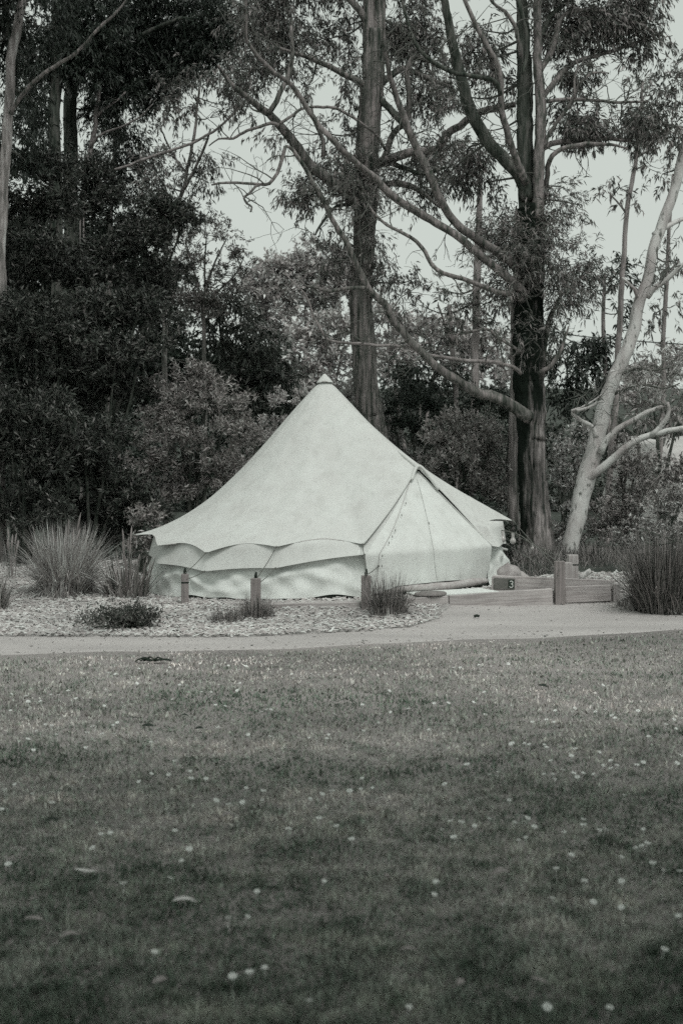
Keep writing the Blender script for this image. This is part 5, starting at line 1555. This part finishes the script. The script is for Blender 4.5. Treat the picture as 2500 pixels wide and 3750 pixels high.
# ------------------------------------------------------------------ tussocks, reeds and low plants
def tussock(name, u, v, d, h, spread, n, label, mat, W=0.008, stiff=0.6, base_r=0.12, seedheads=0, group='tussocks', heads_h=1.2, cat='tussock', dead=0.0):
    c = U(u, v, d)
    c[2] = float(gz(c[0], d)) + 0.005
    root = empty(name, c, label, cat, group)
    a = rng.uniform(0, 2 * math.pi, n)
    rr = np.sqrt(rng.random(n)) * base_r
    b = np.stack([np.cos(a) * rr, np.sin(a) * rr, np.zeros(n) - 0.02], 1)
    a2 = a + rng.normal(size=n) * 0.5
    tilt = np.abs(rng.normal(size=n)) * 0.55 * (rr / base_r * 0.7 + 0.5)
    tilt = np.minimum(tilt, 1.5)
    L = h * rng.uniform(0.45, 1.05, n) * np.where(rng.random(n) < 0.3, 0.55, 1)
    horiz = np.stack([np.cos(a2), np.sin(a2), np.zeros(n)], 1)
    up = np.array([0, 0, 1.0])
    side = np.stack([-np.sin(a2 + rng.normal(size=n) * .6), np.cos(a2), np.zeros(n)], 1)
    side = unit(side)
    ks = np.array([0, 0.33, 0.66, 1.0])
    sec = []
    for k in ks:
        th = tilt * (0.35 + (1.25 - stiff) * 1.5 * k) * spread
        sec.append(th)
    P = [b]
    for i in range(1, 4):
        th = (sec[i - 1] + sec[i]) * 0.5
        th = np.minimum(th, 2.3)
        dvec = horiz * np.sin(th)[:, None] + up * np.cos(th)[:, None]
        P.append(P[-1] + dvec * (L / 3)[:, None])
    Wd = W * rng.uniform(0.6, 1.3, n)
    V = []
    for i, p in enumerate(P[:3]):
        w = (Wd * (1.0, 0.95, 0.7)[i] * 0.5)[:, None]
        # a shallow fold gives each blade a keel
        V += [p - side * w, p + side * w]
    V.append(P[3])
    V = np.stack(V, 1).reshape(-1, 3)
    V[:, 2] = np.maximum(V[:, 2], -0.02 + 0.015 * rng.random(len(V)))
    o = (np.arange(n) * 7)[:, None]
    q = np.concatenate([(o + np.array([0, 1, 3, 2])).ravel(), (o + np.array([2, 3, 5, 4])).ravel()])
    tr = (o + np.array([4, 5, 6])).ravel()
    me = mesh_np('blades', V, np.concatenate([q, tr]), np.concatenate([np.full(2 * n, 4), np.full(n, 3)]), mat)
    put('blades', me, root, c, stuff=True)
    for i in range(seedheads):
        mb = MB()
        aa = random.uniform(0, 6.28); ln = h * heads_h * random.uniform(0.75, 1.05); tl = random.uniform(0.02, 0.25)
        p1 = np.array([math.cos(aa) * tl, math.sin(aa) * tl, 1.0]); p1 /= np.linalg.norm(p1)
        pts = [p1 * ln * k + np.array([math.cos(aa), math.sin(aa), 0]) * 0.05 * ln * k * k for k in (0, .4, .75, .8, .88, .95, 1.0)]
        mb.tube(pts, [.004, .0035, .003, .010, .013, .010, .002], 6)
        mb.local('seed_head', M['tuss_mid'], root, c)
    return root
tussock('tussock', 150, 1372, 18.6, 1.02, 1.55, 2600, 'big bushy pale tussock at the left before the dark shrubs', M['tuss_pale'], 0.011, 0.55, 0.28, seedheads=5, heads_h=1.05)
tussock('tussock', 140, 1374, 18.2, 0.28, 1.3, 260, 'small dry clump at the foot of the big pale tussock', M['tuss_pale'], 0.010, 0.5, 0.2)
tussock('flax_plant', 292, 1384, 18.4, 0.70, 2.0, 170, 'broad bladed flax plant between the big pale tussock and the tent', M['tuss_mid'], 0.026, 0.95, 0.26, seedheads=4, heads_h=1.35)
tussock('tussock', -14, 1392, 17.0, 0.55, 1.0, 420, 'small grey tussock cut by the left edge of the picture', M['tuss_mid'], 0.010, 0.75, 0.16)
tussock('reed', 28, 1345, 20.2, 0.62, 0.5, 22, 'thin tall seed heads standing before the black shrub at left', M['tuss_mid'], 0.008, 0.9, 0.10, seedheads=9, heads_h=1.15, group=None, cat='reeds')
tussock('tussock', 590, 1402, 16.3, 0.33, 1.3, 650, 'wispy brown tussock in front of the tent wall beside the half hidden post', M['tuss_dark'], 0.006, 0.55, 0.17)
tussock('tussock', 520, 1425, 15.9, 0.26, 1.4, 520, 'low spreading wispy tussock in the mulch before the tent', M['tuss_dark'], 0.006, 0.5, 0.20)
tussock('tussock', 891, 1412, 16.5, 0.58, 1.4, 800, 'dark upright tussock beside the post at the left foot of the door', M['tuss_dark'], 0.007, 0.70, 0.19)
tussock('tussock', 885, 1414, 16.3, 0.22, 1.4, 200, 'pale dry blades round the foot of the dark tussock by the post', M['tuss_pale'], 0.007, 0.4, 0.20)
tussock('reed_clump', 1528, 1402, 16.9, 1.06, 1.35, 2500, 'large dark reed clump at the right edge beside the path', M['tuss_reed'], 0.009, 0.75, 0.34)
tussock('reed_clump', 1590, 1400, 17.3, 1.05, 1.1, 1300, 'dark reed clump mostly outside the right edge of the picture', M['tuss_reed'], 0.009, 0.85, 0.3)
tussock('tussock', 1434, 1390, 17.4, 0.17, 1.1, 160, 'tiny dark grass tuft beside the corner post of the pad', M['tuss_dark'], 0.007, 0.7, 0.1)
tussock('tussock', 1470, 1395, 17.1, 0.30, 1.5, 160, 'dry fallen blades left of the large reed clump', M['tuss_pale'], 0.012, 0.4, 0.2)
tussock('tussock', 1235, 1325, 21.8, 0.32, 1.1, 420, 'grey grass growing at the foot of the charred gum', M['tuss_mid'], 0.007, 0.7, 0.35)
tussock('tussock', 1370, 1325, 21.6, 0.36, 1.3, 420, 'dark grass growing right of the banded post', M['tuss_dark'], 0.008, 0.7, 0.4)
tussock('tussock', 300, 1360, 19.4, 0.55, 0.8, 90, 'tall thin grass stalks behind the flax plant', M['tuss_mid'], 0.008, 0.85, 0.25, seedheads=4, heads_h=1.3)

def low_shrub(u, v, d, rx, rz, n, label, mat):
    c = U(u, v, d); c[2] = float(gz(c[0], d))
    root = empty('low_shrub', c, label, 'shrub')
    K = dict(KINDS['shrub'])
    cl = []
    for i in range(9):
        a = random.uniform(0, 6.28); q = random.uniform(0, 0.75)
        cl.append((c + np.array([math.cos(a) * rx * q, math.sin(a) * rx * q * 0.8, rz * random.uniform(0.2, 0.6)]), (rx * .36, rx * .34, rz * .55), n // 9))
    KINDS['tmp'] = dict(K, L=0.05, W=0.013, k=13, T=0.16, g=0.35, thr=0.28, freq=4)
    V, orig = foliage(cl, 'tmp')
    V[:, 2] = np.maximum(V[:, 2], c[2] + 0.01)
    leaves_object('foliage', V, mat, root, c)
    mb = MB()
    for i in range(26):
        q = orig[random.randrange(len(orig))]
        mb.tube(catmull([c + np.array([random.uniform(-.1, .1), 0, 0]), (c + q) * .5 + np.array([0, 0, .03]), q], 0.08), 0.006, 5, cap=False)
    mb.build('twigs', M['twig_dark'], root, c, stuff=True)
low_shrub(268, 1442, 15.15, 0.60, 0.14, 420, 'low spreading dark shrub lying in the mulch at left', M['low_shrub'])

# dead branch arching in front of the reeds, right
mb = MB()
pb = [U(1470, 1213, 17.6), U(1490, 1222, 17.5), U(1520, 1232, 17.3), U(1552, 1243, 17.2), U(1600, 1252, 17.1), U(1680, 1262, 17.0)]
c0 = pb[-1]
root = empty('fallen_branch', c0, 'thin dark dead branch hanging over the reeds at the right edge', 'branch')
mb.tube(catmull(np.array(pb), 0.05), np.linspace(0.006, 0.02, len(catmull(np.array(pb), 0.05))), 7)
mb.build('stem', M['bark_dark'], root, c0)
mb = MB(); mb.tube(catmull([U(1552, 1243, 17.2), U(1530, 1249, 17.1), U(1505, 1252, 17.1), U(1480, 1247, 17.1)], 0.05), 0.008, 6)
mb.build('side_branch', M['bark_dark'], root, c0)

# ------------------------------------------------------------------ daisies and fallen leaves on the lawn
D7 = "120,205 55,203 185,230 235,205 130,238 270,205 330,235 350,217 315,178 490,175 620,120 500,95 530,100 780,78 640,75 135,268 50,282 480,253 560,240 630,150 170,367 195,385 260,390 240,357 210,345 425,357 400,388 470,383 525,390 540,335 520,342 130,410 155,463 395,452 695,435 1000,353 1070,322 1200,285 1225,273 1245,268 1240,405 1240,433 1307,447 1140,385 1420,400 1447,386 1452,405 1510,390 1500,407 1535,283 805,518 607,550 697,580 640,612 875,572 880,605 947,610 775,590 1130,650 1210,652 993,700 1050,718 1115,712 1205,712 1425,690 1480,667 1525,658 1550,585 70,625 20,657 150,663 8,740 240,720 770,740 1465,792 1545,815 1325,830 805,840 870,928 835,973 40,995 567,1080 780,1055 465,858 508,860 425,930 1490,1077 1180,1125 1050,1245 1138,1240 1145,1495 1215,1480 1070,1522 1420,1615 710,1405 790,220 990,245 1035,258 1090,178 1100,150 970,188 925,190 825,160 920,60 1050,70 1130,70 1195,47 1340,105 1430,105"
D8 = "95,240 225,278 305,262 170,328 100,370 425,243 490,233 605,235 220,182 655,190 290,127 630,65 545,78 515,80 765,60 1200,155 660,288 875,332 940,325 975,330 980,278 1070,268 1100,290 1130,268 1165,280 1210,270 1240,305 1255,312 1060,283 1360,283 1408,397 1525,322 1555,315 1535,355 1490,340 785,425 775,440 840,428 860,432 930,442 942,452 1005,452 1040,468 1055,492 1072,448 1185,478 1235,502 960,507 638,463 575,527 675,572 720,558 718,572 930,572 970,580 980,595 1015,557 1065,568 1082,585 1155,573 1110,573 1235,540 1265,540 1200,533 1540,523 1560,485 1355,527 1385,510 38,665 88,655 143,648 473,622 358,683 588,706 770,700 1298,680 500,803 550,813 610,818 680,795 795,797 835,780 855,777 885,818 1110,785 1110,823 1183,833 1215,846 1385,838 1022,858 46,883 515,876 460,838 812,887 845,882 1350,922 1378,913 1405,905 1055,963 1285,963 985,1025 1427,990 1480,1040 1552,1030 433,1072 1115,1078 1285,1087 425,1140 738,1173 967,1165 1155,1170 1283,1205 1547,1253 1482,1388 310,1665 945,1660 1230,1665 95,603 445,462 400,367"
spots = []
for s_, off in ((D7, 0), (D8, 1250)):
    for q in s_.split():
        a_, b_ = map(float, q.split(','))
        px, py = off + a_ * 0.797, 2400 + b_ * 0.797
        d = CAM_H * 5208 / (py - 1760) * 0.985
        spots.append(((px - 1250) / 5208 * d, d))
def daisy_mesh(np_, seed, near):
    r_ = np.random.default_rng(seed)
    mb = MB()
    for k in range(np_):
        a = 2 * math.pi * k / np_ + r_.uniform(-.08, .08)
        ca, sa = math.cos(a), math.sin(a)
        l = 0.0155 * r_.uniform(0.88, 1.1); w = 0.0045
        z1 = r_.uniform(0.0005, 0.004)
        V = [(ca * 0.003, sa * 0.003, 0), (ca * l * .6 - sa * w, sa * l * .6 + ca * w, z1 * .6), (ca * l, sa * l, z1), (ca * l * .6 + sa * w, sa * l * .6 - ca * w, z1 * .6), (ca * l * .55, sa * l * .55, z1 * .5 - 0.0012)]
        mb.add(V, [(0, 3, 2, 1), (0, 1, 4), (1, 2, 4), (2, 3, 4), (3, 0, 4)])
    mb.tube([(0, 0, -0.001), (0.001, 0.002, -0.02), (0, 0, -0.045)], 0.0011, 4)
    return mesh_np('daisy', np.concatenate(mb.v), mb.f, mb.s, M['petal'])
dm = [daisy_mesh(13, i, True) for i in range(3)] + [daisy_mesh(7, 7, False)]
mb = MB()
th = np.linspace(0, 2 * math.pi, 9)[:-1]
V = [(r_ * math.cos(a), r_ * math.sin(a), z) for r_, z in ((0.0045, 0.0005), (0.004, 0.0028), (0.0015, 0.004)) for a in th]
idx = np.arange(24).reshape(3, 8)
mb.add_np(V, np.stack([idx[:-1], np.roll(idx[:-1], -1, 1), np.roll(idx[1:], -1, 1), idx[1:]], -1).reshape(-1, 4))
disc_me = mesh_np('flower_disc', np.concatenate(mb.v), mb.f, mb.s, M['disc'])
ORD = ['first', 'second', 'third', 'fourth', 'fifth', 'sixth', 'seventh', 'eighth', 'ninth', 'tenth', 'eleventh', 'twelfth', 'thirteenth', 'fourteenth', 'fifteenth', 'sixteenth', 'seventeenth', 'eighteenth', 'nineteenth', 'twentieth']
_nearest = sorted([i for i, (x, y) in enumerate(spots) if y < 5.75], key=lambda i: spots[i][0] / spots[i][1])
def daisy_tag(o, i, x, y):
    if i in _nearest and _nearest.index(i) < len(ORD):
        return tag(o, 'white daisy in the strip of lawn nearest the viewer, %s from the left' % ORD[_nearest.index(i)], 'daisy', 'white daisies nearest the viewer')
    side = 'left' if x / y < -0.08 else ('right' if x / y > 0.08 else 'middle')
    band = 'low in the picture' if y < 7.2 else ('halfway up the lawn' if y < 9.5 else 'far up the lawn towards the path')
    tag(o, 'small white daisy on the %s of the lawn, %s' % (side, band), 'daisy', 'white daisies on the %s of the lawn, %s' % (side, band))
for i, (x, y) in enumerate(spots):
    near = y < 9.5
    o = bpy.data.objects.new('daisy', dm[i % 3] if near else dm[3])
    COL.objects.link(o)
    s = random.uniform(0.7, 1.15) * (0.92 if near else 1.05)
    o.location = (x, y, float(gz(x, y)) + 0.050 + random.uniform(-0.004, 0.014))
    o.rotation_euler = (R(random.uniform(-5, 32)), R(random.uniform(-18, 18)), random.uniform(0, 6.28) if False else R(random.uniform(-40, 40)))
    o.scale = (s, s, s)
    daisy_tag(o, i, x, y)
    if near:
        c = bpy.data.objects.new('flower_disc', disc_me)
        COL.objects.link(c); c.parent = o

def fallen_leaf(z7, off, length, curl, rz, label, mat, width=0.3, lift=0.032, name='fallen_leaf'):
    px, py = off + z7[0] * 0.797, 2400 + z7[1] * 0.797
    d = CAM_H * 5208 / (py - 1760) * 0.99
    x = (px - 1250) / 5208 * d
    n = 9
    mb = MB(); V = []
    for i in range(n + 1):
        f = i / n
        w = length * width * 0.5 * (math.sin(math.pi * min(1, f * 0.96 + 0.03))) ** 0.8
        zc = curl * length * math.sin(math.pi * f)
        xx = (f - 0.5) * length
        for s_, zz in ((-1, w * .35), (0, 0.0), (1, w * .35)):
            V.append((xx, s_ * w, zc + zz))
    idx = np.arange(len(V)).reshape(n + 1, 3)
    q = np.stack([idx[:-1, :-1], idx[1:, :-1], idx[1:, 1:], idx[:-1, 1:]], -1).reshape(-1, 4)
    mb.add_np(V, q)
    me = mesh_np(name, np.concatenate(mb.v), mb.f, mb.s, mat, True)
    o = put(name, me)
    o.location = (x, d, float(gz(x, d)) + lift)
    o.rotation_euler = (R(random.uniform(5, 30)), R(random.uniform(-8, 8)), R(rz))
    o.scale = (0.9, 0.8, 0.7)
    sm = o.modifiers.new('t', 'SOLIDIFY'); sm.thickness = 0.0015
    tag(o, label, 'leaf', 'fallen leaves on the lawn')
DL, DD = M['dry_leaf'], M['dead_leaf']
fallen_leaf((850, 1150), 0, 0.105, 0.13, 20, 'largest pale curled dry leaf on the near lawn, left of the middle', M['pale_leaf_dry'], 0.42, 0.035)
fallen_leaf((395, 1018), 0, 0.105, -0.06, -2, 'long narrow pale dry leaf at the left of the lawn', M['pale_leaf_dry'], 0.22, 0.045)
fallen_leaf((155, 1228), 0, 0.09, 0.1, -20, 'dull dry leaf low at the left side of the near lawn', DL, 0.3)
fallen_leaf((320, 1305), 0, 0.08, 0.2, 25, 'crumpled dry leaf in the near left grass', DL, 0.35)
fallen_leaf((735, 1510), 0, 0.075, 0.1, 50, 'pale dry leaf tilted up in the grass at the bottom centre', DL, 0.4)
fallen_leaf((1045, 762), 0, 0.07, 0.3, 10, 'small curled leaf in the middle of the lawn', DL, 0.4)
fallen_leaf((968, 875), 0, 0.07, 0.35, -25, 'small half dark curled leaf in the middle lawn', DL, 0.4)
fallen_leaf((450, 1000), 1250, 0.065, 0.1, 80, 'curled leaf standing on edge right of the middle of the lawn', DL, 0.4)
fallen_leaf((725, 1020), 1250, 0.08, 0.2, 30, 'faint ring shaped dry leaf in the right lawn', DL, 0.5)
fallen_leaf((310, 1370), 1250, 0.07, 0.1, 10, 'pale leaf in the near grass right of centre', DL, 0.4)
fallen_leaf((905, 1512), 1250, 0.075, 0.05, -45, 'slanting pale leaf in the near grass at right', DL, 0.25)
fallen_leaf((545, 1520), 1250, 0.06, 0.1, 70, 'pale upright leaf in the near grass at bottom right of centre', DL, 0.5)
fallen_leaf((205, 1035), 1250, 0.06, 0.2, -60, 'thin curled leaf standing near the centre of the lawn', DL, 0.3)
fallen_leaf((683, 338), 0, 0.09, 0.1, 20, 'small dark leaf in the left of the upper lawn', DD, 0.5)
fallen_leaf((845, 292), 0, 0.08, 0.2, -10, 'dark leaf at upper centre left of the lawn', DD, 0.5)
fallen_leaf((915, 348), 0, 0.08, 0.1, -30, 'dark leaf below and right of another in the upper lawn', DD, 0.4)
fallen_leaf((617, 300), 0, 0.12, 0.05, -5, 'thin dark twig like leaf in the upper lawn at left', DD, 0.15)
fallen_leaf((925, 152), 1250, 0.09, 0.1, -20, 'small dark leaf in the upper right lawn', DD, 0.4)
fallen_leaf((240, 778), 0, 0.08, 0.1, 10, 'dark leaf in the middle left lawn', DD, 0.5)
fallen_leaf((1208, 948), 0, 0.07, 0.1, 0, 'dark leaf near the middle of the lawn', DD, 0.5)
# dark clump of twigs near the path
px, py = 705 * 0.797, 2400 + 40 * 0.797
d = CAM_H * 5208 / (py - 1760); x = (px - 1250) / 5208 * d
root = empty('twig_clump', (x, d, float(gz(x, d))), 'dark clump of dead twigs on the lawn just below the path', 'twigs')
mb = MB()
for i in range(14):
    a = random.uniform(-0.5, 0.5) + (math.pi if i % 2 else 0)
    L_ = random.uniform(0.05, 0.15)
    p0 = np.array([random.uniform(-.04, .04), random.uniform(-.03, .03), 0.03])
    mb.tube(catmull([p0, p0 + np.array([math.cos(a) * L_ * .5, math.sin(a) * L_ * .5, random.uniform(0, .03)]), p0 + np.array([math.cos(a) * L_, math.sin(a) * L_, random.uniform(-.01, .02)])], 0.03), 0.007, 5)
mb.local('twigs', M['dead_leaf'], root, root.location, stuff=True)
